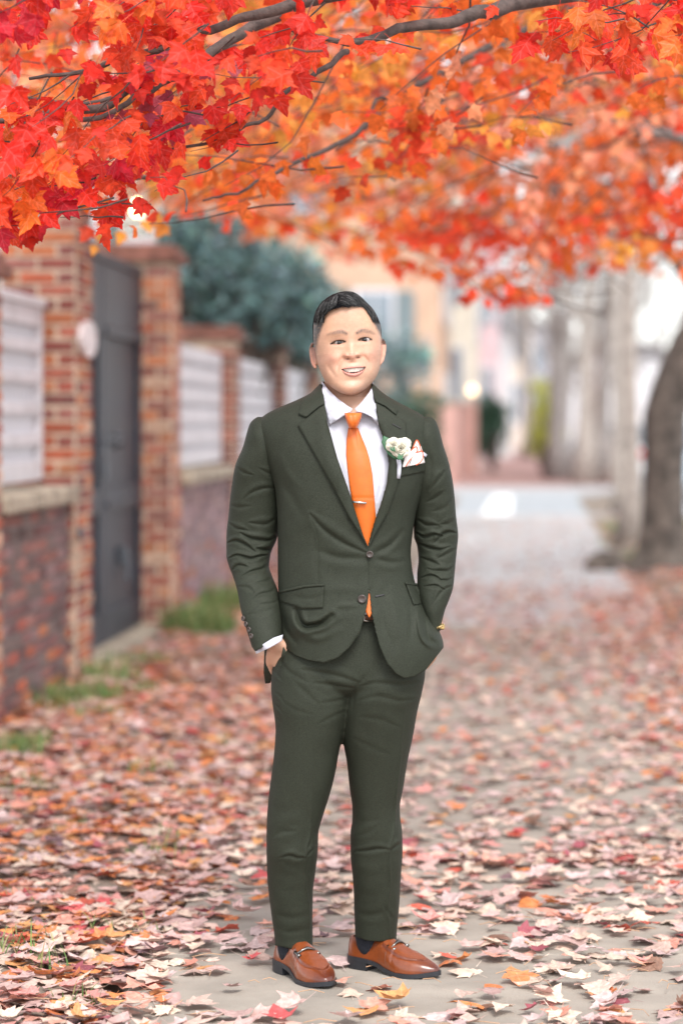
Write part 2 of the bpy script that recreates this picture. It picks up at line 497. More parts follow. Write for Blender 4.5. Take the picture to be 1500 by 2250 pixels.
# ---- fence panels: frame, rails and uprights, every slat a part
def fence_panel(label, y0, y1, x, z0, z1, wide=False):
    r = tag(empty('fence_panel', (x, y0, z0)), label, 'fence', 'white fence panels on the garden wall')
    t = .035
    child('stile', MB().box(x - t, x + t, y0, y0 + .07, z0, z1, .004).mesh('stile', M_white), r)
    child('stile', MB().box(x - t, x + t, y1 - .07, y1, z0, z1, .004).mesh('stile', M_white), r)
    nr = 6
    for k in range(nr):
        zc = z0 + .05 + (z1 - z0 - .10) * k / (nr - 1)
        h = .055 if k in (0, nr - 1) else (.032 if not wide else .058)
        child('rail', MB().box(x - t + .006, x + t - .004, y0 + .07, y1 - .07, zc - h, zc + h, .004).mesh('rail', M_white), r)
    if not wide:
        child('top_rail', MB().box(x - .055, x + .055, y0, y1, z1, z1 + .05, .006).mesh('top_rail', M_white), r)
    n = int((y1 - y0) / .11)
    sl = MB().box(-.011, .011, -.011, .011, 0, z1 - z0 - .04, .003).mesh('slat', M_white)
    for k in range(n):
        o = link('slat', sl, r); o.location = (-.018, .10 + (y1 - y0 - .2) * k / max(1, n - 1), .02)
    return r
fence_panel('white slatted fence panel standing on the wall at the left edge', 11.6, 13.48, -2.66, 1.12, 2.07)
fence_panel('first white fence panel past the gate, between lantern pier and next pier', 17.2, 20.03, -2.46, 1.12, 2.00, True)
fence_panel('second white fence panel past the gate, by the upper sleeve of the man', 20.52, 24.22, -2.46, 1.12, 2.00, True)
fence_panel('third white fence panel past the gate, next to the shoulder of the man', 24.72, 28.38, -2.46, 1.12, 2.00, True)

# ---- gate
def gate():
    r = tag(empty('garden_gate', (-2.6, 15.4, 0)), 'tall closed charcoal grey double gate between two brick piers', 'gate')
    x = -2.60
    for (a, b) in ((14.06, 15.11), (15.13, 16.71)):
        leaf = child('gate_leaf', MB().box(x - .02, x + .0, a + .01, b - .01, .05, 2.42).mesh('gate_leaf', M_gate), r)
        child('frame', MB().box(x - .03, x + .028, a + .005, a + .13, .04, 2.44, .006).box(x - .03, x + .028, b - .13, b - .005, .04, 2.44, .006)
              .box(x - .03, x + .027, a + .13, b - .13, 2.04, 2.44, .006).box(x - .03, x + .027, a + .13, b - .13, .04, .24, .006)
              .box(x - .03, x + .027, a + .13, b - .13, .86, 1.02, .006).mesh('frame', M_gate), leaf)
        child('moulding', MB().box(x + .027, x + .045, a + .10, b - .10, .90, .93, .004).mesh('moulding', M_gate), leaf)
        child('moulding', MB().box(x + .02, x + .045, a + .05, b - .05, 1.98, 2.04, .006).mesh('moulding', M_gate), leaf)
    child('top_rail', MB().box(x - .04, x + .04, 14.06, 16.71, 2.44, 2.50, .01).mesh('top_rail', M_gate), r)
    h = child('handle', MB().box(x + .028, x + .038, 15.14, 15.24, 1.22, 1.36, .003).tube([(x + .035, 15.19, 1.31), (x + .10, 15.19, 1.31), (x + .105, 15.28, 1.31), (x + .10, 15.40, 1.33)], .013).mesh('handle', M_iron), r)
    child('handle', MB().tube([(x + .028, 15.42, 1.36), (x + .09, 15.45, 1.36), (x + .09, 15.50, 1.30), (x + .028, 15.52, 1.27)], .014).mesh('handle', M_iron), r)
    child('lock_plate', MB().box(x + .028, x + .045, 15.145, 15.235, 1.08, 1.20, .004).mesh('lock_plate', M_iron), r)
    child('latch', MB().box(x + .0, x + .05, 15.85, 15.93, .50, .62, .006).tube([(x + .05, 15.89, .60), (x + .06, 15.89, .40)], .015).mesh('latch', M_iron), r)
    tag(link('gate_step', MB().box(-2.95, -2.42, 14.06, 16.71, -.06, .045, .01).mesh('gate_step', M_stone)), 'stone threshold slab under the charcoal gate', 'step')
gate()

# oval plaque and bell on the left pier
def disc_x(x, y, z, ry, rz, t, n=28):
    mb = MB(); mb.prism([(y + ry * math.cos(2 * math.pi * k / n), z + rz * math.sin(2 * math.pi * k / n)) for k in range(n)], 'x', x, x + t)
    return mb
M_plq = mat('enamel', (0.74, 0.68, 0.69), 0.5, 0.12, 12)
tag(link('wall_plaque', disc_x(XF, 13.80, 1.91, .235, .105, .03).mesh('wall_plaque', M_plq)), 'pale oval plaque fixed to the brick pier beside the gate', 'plaque')
tag(link('door_bell', disc_x(XF, 13.62, .81, .045, .035, .02).mesh('door_bell', M_iron)), 'small dark round fitting low on the brick pier beside the gate', 'fitting')

# ---- lantern on the pier
def lantern(x, y, z):
    r = tag(empty('pier_lantern', (x, y, z)), 'white framed glass lantern, lit, on top of the brick pier by the gate', 'lantern')
    Mg, nt, b = new_mat('lantern_glass'); b.inputs['Base Color'].default_value = (.55, .60, .62, 1); b.inputs['Roughness'].default_value = .25; b.inputs['Alpha'].default_value = .35
    Ml = emit_mat('lantern_bulb', (1.0, .72, .35), 9)
    bw, tw, h = .105, .165, .50
    child('base', MB().box(x - .12, x + .12, y - .12, y + .12, z, z + .05, .01).mesh('base', M_white), r)
    z0 = z + .05
    for sx in (-1, 1):
        for sy in (-1, 1):
            child('glazing_bar', MB().tube([(x + sx * bw, y + sy * bw, z0), (x + sx * tw, y + sy * tw, z0 + h)], .011, 4).mesh('glazing_bar', M_white), r)
    for k in range(4):
        a = [(-1, -1), (1, -1), (1, 1), (-1, 1)]; p, q = a[k], a[(k + 1) % 4]
        child('pane', mesh_np('pane', [(x + p[0] * bw, y + p[1] * bw, z0), (x + q[0] * bw, y + q[1] * bw, z0), (x + q[0] * tw, y + q[1] * tw, z0 + h), (x + p[0] * tw, y + p[1] * tw, z0 + h)], [(0, 1, 2, 3)], Mg), r)
    mb = MB(); A = [(x - .19, y - .19), (x + .19, y - .19), (x + .19, y + .19), (x - .19, y + .19)]
    zt = z0 + h
    vb = [mb.bm.verts.new((p[0], p[1], zt)) for p in A]; vt = [mb.bm.verts.new((x + (p[0] - x) * .25, y + (p[1] - y) * .25, zt + .16)) for p in A]
    mb.bm.faces.new(vb); mb.bm.faces.new(vt)
    for k in range(4): mb.bm.faces.new((vb[k], vb[(k + 1) % 4], vt[(k + 1) % 4], vt[k]))
    mb.ball((x, y, zt + .19), .03, 10)
    child('roof', mb.mesh('roof', M_white), r)
    bl = MB().ball((x, y, z0 + .22), .045, 12, (1, 1, 1.3)).mesh('bulb', Ml, True)
    child('bulb', bl, r)
lantern(-2.64, 16.95, 2.67)

# ---- street things beyond
M_signg = mat('sign_green', (0.03, 0.36, 0.20), 0.4, 0.05, 5)
M_rust = mat('rust', (0.24, 0.085, 0.055), 0.8, 0.2, 6)
M_galv = mat('galvanised', (0.38, 0.40, 0.41), 0.5, 0.08, 9, metal=0.4)
r = tag(empty('street_sign', (-1.52, 36.4, 0)), 'green street name sign on a thin pole behind the shoulder of the man', 'sign')
child('pole', MB().tube([(-1.30, 36.46, -.06), (-1.30, 36.46, 2.75)], .03).mesh('pole', M_galv), r)
child('sign_plate', MB().box(-1.80, -1.24, 36.38, 36.41, 2.38, 2.56, .01).mesh('sign_plate', M_signg), r)
r = tag(empty('street_post', (1.78, 57.5, 0)), 'rust brown post standing beside the pale trunk across the road', 'post')
child('shaft', MB().box(1.70, 1.90, 57.3, 57.5, -.05, 4.2, .02).mesh('shaft', M_rust), r)
child('foot', MB().box(1.62, 1.98, 57.22, 57.58, -.05, .5, .03).mesh('foot', M_rust), r)
r = tag(empty('street_lamp', (-1.42, 66.0, 0)), 'lit globe lamp on a post by the brick wall across the road', 'lamp')
child('post', MB().tube([(-1.16, 66, -.05), (-1.16, 66, 2.2)], .05).mesh('post', M_iron), r)
child('globe', MB().ball((-1.16, 66, 2.33), .10, 16).mesh('globe', emit_mat('globe_glow', (1.0, .66, .36), 2.2), True), r)

# stone by the right tree
r = MB().ball((0.92, 23.6, .04), .20, 14, (1.25, .8, .72))
for v in r.bm.verts: v.co += v.co.normalized() * 0 + Vector((mnoise.noise(v.co * 5) * .05, mnoise.noise(v.co * 5 + Vector((3, 1, 2))) * .05, mnoise.noise(v.co * 6) * .05))
tag(link('rock', r.mesh('rock', M_bark, True)), 'low dark stone at the edge of the path left of the big trunk', 'rock')

# ---- houses
def wall_mat(name, c): return mat(name, c, 0.85, 0.06, 2)
HM = {k: wall_mat('render_' + k, c) for k, c in dict(peach=(0.52, 0.345, 0.245), cream=(0.72, 0.66, 0.56), white=(0.82, 0.82, 0.82), pink=(0.62, 0.44, 0.46), grey=(0.42, 0.42, 0.46), brick=(0.48, 0.28, 0.24), beige=(0.62, 0.53, 0.45), pale=(0.66, 0.64, 0.66), dark=(0.17, 0.13, 0.13)).items()}  # some far walls paled, the wash of distance put into their colour
M_pane = glass_mat('window_glass', (0.16, 0.20, 0.24))
M_teal = mat('teal_paint', (0.15, 0.19, 0.20), 0.6, 0.05, 4)
M_roof = mat('roof_slate', (0.16, 0.15, 0.16), 0.8, 0.1, 4)
def house(label, col, x0, x1, y0, y1, h, wins=(), side_wins=(), group='houses across the road', roofh=1.6, shut=None, facing=1):
    """wins: (x,z,w,h) on the face towards the camera; side_wins: (y,z,w,h) on the face towards the street"""
    r = tag(empty('house', ((x0 + x1) / 2, (y0 + y1) / 2, 0)), label, 'house', group)
    child('wall', MB().box(x0, x1, y0, y1, -.1, h).mesh('wall', HM[col]), r)
    mb = MB(); mb.prism([(x0 - .25, h), (x1 + .25, h), (x1 + .25, h + .15), ((x0 + x1) / 2, h + roofh), (x0 - .25, h + .15)], 'y', y0 - .2, y1 + .2)
    rf = child('roof', mb.mesh('roof', M_roof), r)
    child('chimney', MB().box(x0 + .8, x0 + 1.5, y0 + 1.5, y0 + 2.2, h, h + roofh + 1.0, .03).mesh('chimney', HM['brick']), rf)
    for (x, z, w, hh) in wins:
        f = child('window', MB().box(x - w / 2 - .09, x + w / 2 + .09, y0 - .07, y0, z - .09, z + hh + .09, .01).mesh('window', M_white), r)
        child('pane', MB().box(x - w / 2, x - .02, y0 - .09, y0 - .075, z, z + hh).box(x + .02, x + w / 2, y0 - .09, y0 - .075, z, z + hh).mesh('pane', M_pane), f)
        if shut:
            for s in (-1, 1):
                xx = x + s * (w / 2 + .09 + .24)
                child('shutter', MB().box(xx - .22, xx + .22, y0 - .06, y0, z - .05, z + hh + .05, .01).mesh('shutter', shut), r)
    sx = x1 if facing > 0 else x0
    for (y, z, w, hh) in side_wins:
        a, b = (sx, sx + .07) if facing > 0 else (sx - .07, sx)
        f = child('window', MB().box(a, b, y - w / 2 - .09, y + w / 2 + .09, z - .09, z + hh + .09, .01).mesh('window', M_white), r)
        a, b = (sx + .075, sx + .09) if facing > 0 else (sx - .09, sx - .075)
        child('pane', MB().box(a, b, y - w / 2, y + w / 2, z, z + hh).mesh('pane', M_pane), f)
    return r
def rowside(y0, y1, h, n=2):
    out = []
    for k in range(int(h // 3)):
        for j in range(n): out.append((y0 + (y1 - y0) * (j + .5) / n, 1.0 + 3.0 * k, 1.0, 1.6))
    return out
house('peach rendered house with white window and teal shutters, right behind the head of the man', 'peach', -9.5, -1.75, 57.0, 66.0, 9.0,
      wins=[(-3.3, 2.9, .8, 1.6), (-6.4, 2.9, .8, 1.6), (-4.9, 6.4, .8, 1.5)], side_wins=rowside(57, 66, 8), shut=M_teal)
house('narrow cream house just past the peach house', 'cream', -9, -1.15, 71, 79, 11, wins=[(-1.75, 1.6, .35, 2.0), (-1.75, 5.0, .35, 2.0)], side_wins=rowside(71, 79, 10))
house('dull pink row house between the cream and the white one', 'pink', -9, -.62, 86, 94, 10, wins=[(-.95, 1.2, .3, 2.2), (-.95, 5.0, .3, 1.8)], side_wins=rowside(86, 94, 9))
house('white row house past the pink one', 'white', -9, -.12, 100, 109, 9, wins=[(-.42, 5.2, .25, 1.6)], side_wins=rowside(100, 109, 9))
house('beige house closing the view at the end of the brick pavement', 'beige', -9, .9, 128, 138, 8.5, wins=[(-.2, 1.5, .9, 2.0), (-.2, 5.0, .9, 2.0)], side_wins=rowside(128, 138, 8))
house('grey house at the far end of the street behind the bare trees', 'grey', -4, 2.4, 168, 180, 8, wins=[(1.5, 1.5, 1.0, 2.0), (1.5, 5.0, 1.0, 1.8)])
house('pale house on the right of the street, behind the parked cars', 'pale', 4.2, 13, 186, 198, 6.5, wins=[(5.6, 1.4, 1.1, 1.8), (8.2, 1.4, 1.1, 1.8), (10.8, 1.4, 1.1, 1.8)], side_wins=rowside(186, 198, 6, 3), facing=-1)
house('white house at the right edge of the photo, nearer than the pale one', 'white', 12.6, 24, 146, 158, 7.5, wins=[(14.5, 1.4, 1.1, 1.6)], side_wins=rowside(146, 158, 6, 3), facing=-1)
# pale house behind the garden wall
house('white house in the garden behind the brick wall and gate', 'white', -14, -7.5, 22, 52, 7.2, side_wins=rowside(22, 52, 6, 6), group='houses in the garden', wins=[(-9, 1.2, 1.0, 1.6)])

# brick stoop wall across the road
r = tag(empty('brick_wall', (-1.5, 57, 0)), 'reddish brick garden wall in front of the peach house across the road', 'wall')
child('wall_body', MB().box(-1.72, -1.35, 56.5, 64.5, -.05, 1.9, .02).mesh('wall_body', HM['brick']), r)
child('wall_body', MB().box(-1.72, -1.02, 64.5, 65.2, -.05, 2.0, .02).mesh('wall_body', HM['brick']), r)
child('coping', MB().box(-1.76, -1.31, 56.45, 64.5, 1.9, 1.98, .02).mesh('coping', M_stone), r)

# ---- cars
def car(label, x, y, col, rz=0.0, cat='car'):
    Mp = mat('car_paint_' + label.split()[0], col, 0.25, 0.02, 3, coat=0.6)
    Mt = mat('tyre', (.02, .02, .022), .8, .1, 20) if 'tyre' not in bpy.data.materials else bpy.data.materials['tyre']
    r = tag(empty('parked_car', (x, y, -.05)), label, cat, 'cars parked along the kerb')
    def P(s): # profile (y, z) rear to front, facing away
        return s
    w = .90
    mb = MB(); prof = [(-2.2, .28), (2.2, .28), (2.28, .55), (2.15, .78), (1.1, .92), (-1.55, .98), (-2.22, .93), (-2.3, .6)]
    mb.prism(prof, 'x', -w, w)
    bmesh.ops.bevel(mb.bm, geom=list(mb.bm.edges), offset=.07, segments=2, affect='EDGES')
    ob = link('body', mb.mesh('body', Mp, True), r)
    mb = MB(); a = [(-1.95, .93), (1.15, .90), (.45, 1.40), (-1.25, 1.46)]
    mb.prism(a, 'x', -.82, .82)
    for v in mb.bm.verts:
        if v.co.z > 1.2: v.co.x *= .80
    bmesh.ops.bevel(mb.bm, geom=list(mb.bm.edges), offset=.04, segments=2, affect='EDGES')
    link('window', mb.mesh('window', M_pane, True), r)
    mb = MB(); mb.box(-.62, .62, -1.22, .40, 1.43, 1.485, .02); link('roof', mb.mesh('roof', Mp), r)
    for sx in (-1, 1):
        for yy in (-1.35, 1.4):
            wb = MB().tube([(sx * .73, yy, .33), (sx * .92, yy, .33)], .33, 20); wo = link('wheel', wb.mesh('wheel', Mt, False), r)
            link('rim', MB().tube([(sx * .925, yy, .33), (sx * .935, yy, .33)], .2, 14).mesh('rim', M_galv), wo)
        link('tail_light', MB().box(sx * .72 - .14, sx * .72 + .14, -2.34, -2.24, .70, .86, .02).mesh('tail_light', mat('tail_red', (.5, .02, .02), .3)), r)
        link('mirror', MB().box(sx * 1.0 - .08, sx * 1.0 + .08, .7, .8, .95, 1.07, .02).mesh('mirror', Mp), r)
    link('number_plate', MB().box(-.25, .25, -2.34, -2.30, .45, .57).mesh('number_plate', M_white), r)
    link('bumper', MB().box(-.86, .86, -2.36, -2.2, .32, .52, .03).mesh('bumper', Mp), r)
    return r
car('silver blue parked car nearest on the right, behind the big trunk', 3.7, 48.5, (.45, .55, .62))
car('white parked car between the bare trunks on the right', 3.55, 58, (.75, .76, .78))
car('dark parked car seen behind the rust post', 3.5, 72, (.05, .06, .08))
car('light blue parked car farthest down the street', 3.7, 84, (.38, .48, .58))

# ---- bare trees
def branch_tree(name, label, base, height, r0, m, lean=(0, 0), seed=1, levels=4, limbs=5, group='bare street trees', first=.45, fork=None, cat='tree', spread=.55):
    random.seed(seed)
    r = tag(empty(name, base), label, cat, group)
    b = Vector(base); b.z = -.08
    top = b + Vector((lean[0], lean[1], height * .62))
    tr = MB(); n = 9
    pts = []; rad = []
    for i in range(n):
        t = i / (n - 1)
        p = b.lerp(top, t) + Vector((math.sin(t * 5 + seed) * .05, math.cos(t * 4 + seed) * .05, 0)) * (1 if t > 0 else 0)
        pts.append(p); rad.append(r0 * (1.0 - .5 * t) * (1 + 1.1 * math.exp(-t * 26)) * (1 + .06 * math.sin(i * 2.3)))
    tr.tube(pts, rad, 14)
    for v in tr.bm.verts:
        d = mnoise.noise(Vector((v.co.x * 7, v.co.y * 7, v.co.z * 2.2))) * r0 * .22
        c = b.lerp(top, max(0, min(1, (v.co.z - b.z) / (top.z - b.z)))); q = Vector((v.co.x - c.x, v.co.y - c.y, 0))
        if q.length > 1e-4: v.co += q.normalized() * d
    child('trunk', tr.mesh('trunk', m, True), r)
    def grow(mb, p, d, L, rr, lev):
        k = 5; q = [p.copy()]; rl = [rr]
        dd = d.copy()
        for i in range(k):
            dd = (dd + Vector((random.uniform(-1, 1), random.uniform(-1, 1), random.uniform(-.35, .75))) * .17).normalized()
            p = p + dd * L / k; q.append(p.copy()); rl.append(rr * (1 - .55 * (i + 1) / k))
            if lev > 0 and i > 0:
                for _ in range(2 if lev == 1 else 1):
                    s = (dd + Vector((random.uniform(-1, 1), random.uniform(-1, 1), random.uniform(-.5, .9))) * .85).normalized()
                    grow(mb, p, s, L * random.uniform(.5, .72), rr * (1 - .5 * i / k) * .55, lev - 1)
        mb.tube(q, rl, 5 if lev < 2 else 7, cap=False)
    fine = MB()
    for i in range(limbs):
        t = first + (1 - first) * i / max(1, limbs - 1)
        p = b.lerp(top, t); a = 2.4 * i + seed
        d = Vector((math.cos(a) * spread, math.sin(a) * spread, .75)).normalized()
        lm = MB()
        L = height * random.uniform(.30, .42)
        grow(lm, p, d, L, r0 * (.55 - .2 * t), levels - 1)
        child('limb', lm.mesh('limb', m, True), r)
    fine.bm.free()
    return r
branch_tree('bare_tree', 'whitish slender tree trunk beside the rust post across the road', (1.66, 56.2, 0), 13, .21, M_barkl, (.15, 0), 3)
branch_tree('bare_tree', 'grey brown trunk left of the whitish trunk across the road', (1.12, 60.5, 0), 12, .22, M_barkg, (-.3, 0), 5)
branch_tree('bare_tree', 'pale thin trunk standing on the grass strip, left of the big dark trunk', (1.34, 28.6, 0), 9, .105, M_barkl, (.10, .2), 8, levels=3, limbs=5, first=.55)
branch_tree('bare_tree', 'bare tree farthest down the pavement on the right', (1.5, 76, 0), 11, .2, M_barkg, (.2, 0), 12)
branch_tree('bare_tree', 'bare tree behind the parked cars, right of the whitish trunk', (2.3, 66, 0), 12, .24, M_barkg, (.5, 0), 15)
branch_tree('bare_tree', 'bare grey tree in front of the house at the end of the street', (.55, 98, 0), 12, .22, M_barkg, (-.1, 0), 21)
branch_tree('bare_tree', 'bare grey tree across the street behind the last car', (12.4, 80, 0), 13, .3, M_barkg, (.4, 0), 25)
branch_tree('bare_tree', 'bare tree across the street at the right edge', (12.6, 62, 0), 12, .3, M_barkg, (.4, 0), 27)

branch_tree('bare_tree', 'slim pale trunk on the verge just beyond the road, by the white car', (2.28, 55.2, 0), 10, .13, M_barkl, (.1, 0), 31, levels=3)
branch_tree('bare_tree', 'slimmest pale trunk, between the white one and the big dark one', (1.62, 37.6, 0), 9, .085, M_barkl, (-.05, 0), 33, levels=3, first=.6)

for lab, bx_, by_, hh_, sd_ in (('bare tree behind the white car, its crown filling the gap between the pale trunks', 3.0, 88, 10, 41), ('bare tree in front of the pale house at the end of the street', 5.2, 150, 13, 42), ('bare tree just left of the far pale house', 3.1, 118, 11, 43), ('bare tree right of the far pale house, near the right edge', 8.4, 140, 12, 44), ('small bare tree between the grey trunk and the whitish trunk, far off', 1.9, 106, 10, 45)):
    branch_tree('bare_tree', lab, (bx_, by_, 0), hh_, .17, M_barkg, (.2, 0), sd_, first=.30, limbs=7, spread=.8)

# ---- evergreen shrubs: many leaf-sized faces through the crown
def leaf_cloud(centers, radii, n, size, base, var, seed, aspect=.45, stand=.3):
    g = np.random.default_rng(seed)
    centers = np.asarray(centers, float); radii = np.asarray(radii, float)
    w = radii.prod(1) ** (2 / 3); k = g.choice(len(centers), n, p=w / w.sum())
    d = g.normal(size=(n, 3)); d /= np.linalg.norm(d, axis=1)[:, None]
    rr = g.uniform(.55, 1.05, n) ** .6
    clump = 1 + .42 * vnoise(d[:, 0] * 4 + k * 3.1, d[:, 2] * 4 + d[:, 1] * 3, seed)
    p = centers[k] + d * (rr * clump)[:, None] * radii[k]
    a = d + g.normal(size=(n, 3)) * .8 + np.array([0, 0, stand]); a /= np.linalg.norm(a, axis=1)[:, None]
    b = np.cross(a, g.normal(size=(n, 3))); b /= np.linalg.norm(b, axis=1)[:, None]
    s = size * g.uniform(.6, 1.4, n)[:, None]
    v = np.stack([p - b * s * aspect * .5, p + a * s * .5 - b * s * aspect * .1, p + a * s, p + b * s * aspect * .5 + a * s * .3], 1)
    f = np.arange(n * 4).reshape(-1, 4)
    c = np.asarray(base)[None] * (1 + var * g.uniform(-1, 1, (n, 1))) * (1 + .12 * g.uniform(-1, 1, (n, 3)))
    return v.reshape(-1, 3), f, np.repeat(np.clip(c, 0, 1), 4, 0)
def shrub(name, label, blobs, n, size, base, var=.5, seed=1, cat='shrub', trunk=None, group=None):
    c0 = blobs[0][0] if trunk is None else trunk
    r = tag(empty(name, (c0[0], c0[1], 0)), label, cat, group)
    v, f, c = leaf_cloud([b[0] for b in blobs], [b[1] for b in blobs], n, size, base, var, seed)
    o = child('crown', mesh_np('crown', v, f, M_needle, False, c), r); o['kind'] = 'stuff'
    mb = MB()
    for b in blobs:
        mb.tube([(c0[0], c0[1], -.05), ((b[0][0] + c0[0]) / 2, (b[0][1] + c0[1]) / 2, b[0][2] * .5), tuple(b[0])], [.05, .035, .012], 6)
    child('stem', mb.mesh('stem', M_bark), r)
    return r
TEAL = (.17, .29, .29)
def mass(x, y, r, h, seed, lo=.3, n=14):
    g = random.Random(seed); m = (lo + h) / 2; out = [((x, y, m), (r * .8, r * .8, (h - lo) * .42))]
    for k in range(n):
        a = g.uniform(0, 6.28); rr = r * g.uniform(.3, .85); z = lo + .3 + (h - lo - .45) * g.random()
        out.append(((x + math.cos(a) * rr, y + math.sin(a) * rr, z), (r * .42, r * .42, r * .36)))
    return out
shrub('blue_evergreen', 'big blue green evergreen bush right behind the lantern pier', mass(-2.98, 20.9, .88, 3.25, 1, 2.15), 6500, .12, TEAL, .9, 1, 'bush', (-3.2, 20.9, 0), group='blue green evergreens behind the wall')
shrub('blue_evergreen', 'blue green evergreen bush behind the middle fence panels', mass(-2.90, 23.6, .95, 3.05, 2, 2.15), 6000, .12, TEAL, .9, 2, 'bush', (-3.2, 23.6, 0), group='blue green evergreens behind the wall')
shrub('blue_evergreen', 'blue green evergreen next to the head of the man', mass(-2.85, 27.6, .95, 2.85, 3, 2.1), 5500, .13, TEAL, .85, 3, 'bush', (-3.2, 27.6, 0), group='blue green evergreens behind the wall')
shrub('blue_evergreen', 'tall teal evergreen on the right side of the head of the man, before the road', mass(-1.95, 35.6, .62, 2.9, 4, .4, 22) + mass(-2.75, 32.6, .7, 2.7, 8, .4), 7000, .15, (.24, .34, .34), .6, 4, 'bush', group='blue green evergreens behind the wall')
shrub('green_shrub', 'dark green shrub behind the left shoulder of the man', mass(-1.45, 33.6, .42, 1.9, 5), 2500, .10, (.07, .13, .075), .6, 5)
shrub('green_shrub', 'dark green bush in front of the far row houses', mass(-.62, 69, .55, 2.2, 6), 2500, .16, (.05, .11, .07), .6, 6)
shrub('green_shrub', 'low dark bush at the foot of the far brick wall', mass(-1.2, 67.0, .38, 1.25, 9), 1200, .14, (.05, .10, .06), .6, 9)
shrub('yellow_shrub', 'yellow green young tree beside the grey trunk across the road', mass(.80, 64, .45, 2.6, 7), 2600, .14, (.60, .62, .14), .4, 7)
# ================================================================== THE MAN
M_suit = mat('suit_cloth', (0.025, 0.0295, 0.0195), 0.68, 0.16, 420, bump=0.20, bscale=520, spec=0.24, sheen=0.0, detail=2)
M_lining = mat('lining_cloth', (0.02, 0.02, 0.02), 0.6, 0.1, 30)
M_shirt = mat('shirt_cotton', (0.50, 0.50, 0.565), 0.75, 0.02, 20, bump=0.05, bscale=500)
M_tie = mat('tie_silk', (0.62, 0.125, 0.008), 0.42, 0.04, 60, bump=0.12, bscale=900, spec=0.5, sheen=0.1)
M_trim = mat('orange_trim', (0.70, 0.12, 0.04), 0.7, 0.05, 60)
M_skin, _nt, _b = new_mat('skin')
_a = _nt.nodes.new('ShaderNodeVertexColor'); _a.layer_name = 'tint'
_nz = _nt.nodes.new('ShaderNodeTexNoise'); _nz.inputs['Scale'].default_value = 260; _bp = _nt.nodes.new('ShaderNodeBump'); _bp.inputs['Strength'].default_value = .12; _bp.inputs['Distance'].default_value = .002
_nt.links.new(_nz.outputs['Fac'], _bp.inputs['Height']); _nt.links.new(_bp.outputs[0], _b.inputs['Normal'])
_nt.links.new(_a.outputs['Color'], _b.inputs['Base Color'])
_b.inputs['Roughness'].default_value = .48; _b.inputs['Subsurface Weight'].default_value = .12; _b.inputs['Subsurface Radius'].default_value = (.012, .005, .003); _b.inputs['Subsurface Scale'].default_value = .5
M_hair = mat('black_hair', (0.003, 0.003, 0.004), 0.7, 0.2, 60, spec=0.06)
M_button = mat('horn_button', (0.06, 0.045, 0.04), 0.3, 0.2, 200)
M_silver = mat('silver', (0.62, 0.58, 0.54), 0.25, 0.05, 50, metal=1.0)
M_gun = mat('gunmetal', (0.20, 0.19, 0.18), 0.28, 0.1, 50, metal=1.0)
M_gold = mat('gold', (0.75, 0.55, 0.25), 0.25, 0.05, 50, metal=1.0)
M_belt = mat('belt_leather', (0.16, 0.06, 0.03), 0.4, 0.1, 40)
M_sock = mat('navy_sock', (0.012, 0.014, 0.022), 0.9, 0.2, 200)

man = tag(empty('person', (-0.43, 6.22, 0)), 'smiling man in a dark green suit and orange tie, hands in his pockets', 'person')

class Tube:
    """a garment tube from rows (photo row, left edge, right edge, depth centre, depth front, depth back)"""
    def __init__(s, rows, expo=2.3):
        s.R = np.asarray(rows, float); s.expo = expo
        py = np.linspace(s.R[0, 0], s.R[-1, 0], 400)
        c = [hermite(py, s.R[:, 0], s.R[:, k]) for k in range(1, 6)]
        s.py = py; s.Yc = c[2]; s.Df = c[3]; s.Db = c[4]
        s.Z = CH - (py - VY) / F * s.Yc
        s.X0 = (c[0] - VX) / F * s.Yc; s.X1 = (c[1] - VX) / F * s.Yc
    def at(s, Z):
        o = np.argsort(s.Z)
        f = lambda a: np.interp(Z, s.Z[o], a[o])
        return f(s.X0), f(s.X1), f(s.Yc), f(s.Df), f(s.Db)
    def front(s, X, Z):
        x0, x1, yc, df, db = s.at(Z)
        u = np.clip(np.abs((X - (x0 + x1) / 2) / ((x1 - x0) / 2)), 0, .9995)
        return yc - df * (1 - u ** s.expo) ** (1 / s.expo)
    def front_px(s, px, py, off=0.0, disp=None):
        Y = np.full(np.shape(px), 6.1)
        for _ in range(6):
            X = (px - VX) / F * Y; Z = CH - (py - VY) / F * Y
            Y = s.front(X, Z) - off
            if disp is not None: Y = Y - disp(px, py)
        return Y
    def verts(s, nrow, nring, inset=0.0):
        py = np.linspace(s.R[0, 0], s.R[-1, 0], nrow)
        yc = hermite(py, s.R[:, 0], s.R[:, 3])
        Z = CH - (py - VY) / F * yc
        x0, x1, yc, df, db = s.at(Z)
        th = np.arange(nring) / nring * 2 * np.pi
        cs, sn = np.cos(th), np.sin(th); e = 2 / s.expo
        u = np.sign(cs) * np.abs(cs) ** e; v = np.sign(sn) * np.abs(sn) ** e      # sn>0 = back
        hw = (x1 - x0) / 2 - inset
        X = ((x0 + x1) / 2)[:, None] + hw[:, None] * u
        D = np.where(v > 0, db[:, None] - inset, df[:, None] - inset)
        Y = yc[:, None] + D * v
        return np.stack([X, Y, np.repeat(Z[:, None], nring, 1)], -1)

def to_px(v):
    return VX + v[..., 0] / v[..., 1] * F, VY - (v[..., 2] - CH) / v[..., 1] * F

def evaluated(me, mods):
    """run modifiers on a mesh and return the result as a new mesh"""
    o = bpy.data.objects.new('tmp', me); COL.objects.link(o)
    for typ, props in mods:
        m = o.modifiers.new('m', typ)
        for k, v in props.items(): setattr(m, k, v)
    dg = bpy.context.evaluated_depsgraph_get(); dg.update()
    r = bpy.data.meshes.new_from_object(o.evaluated_get(dg))
    bpy.data.objects.remove(o)
    return r

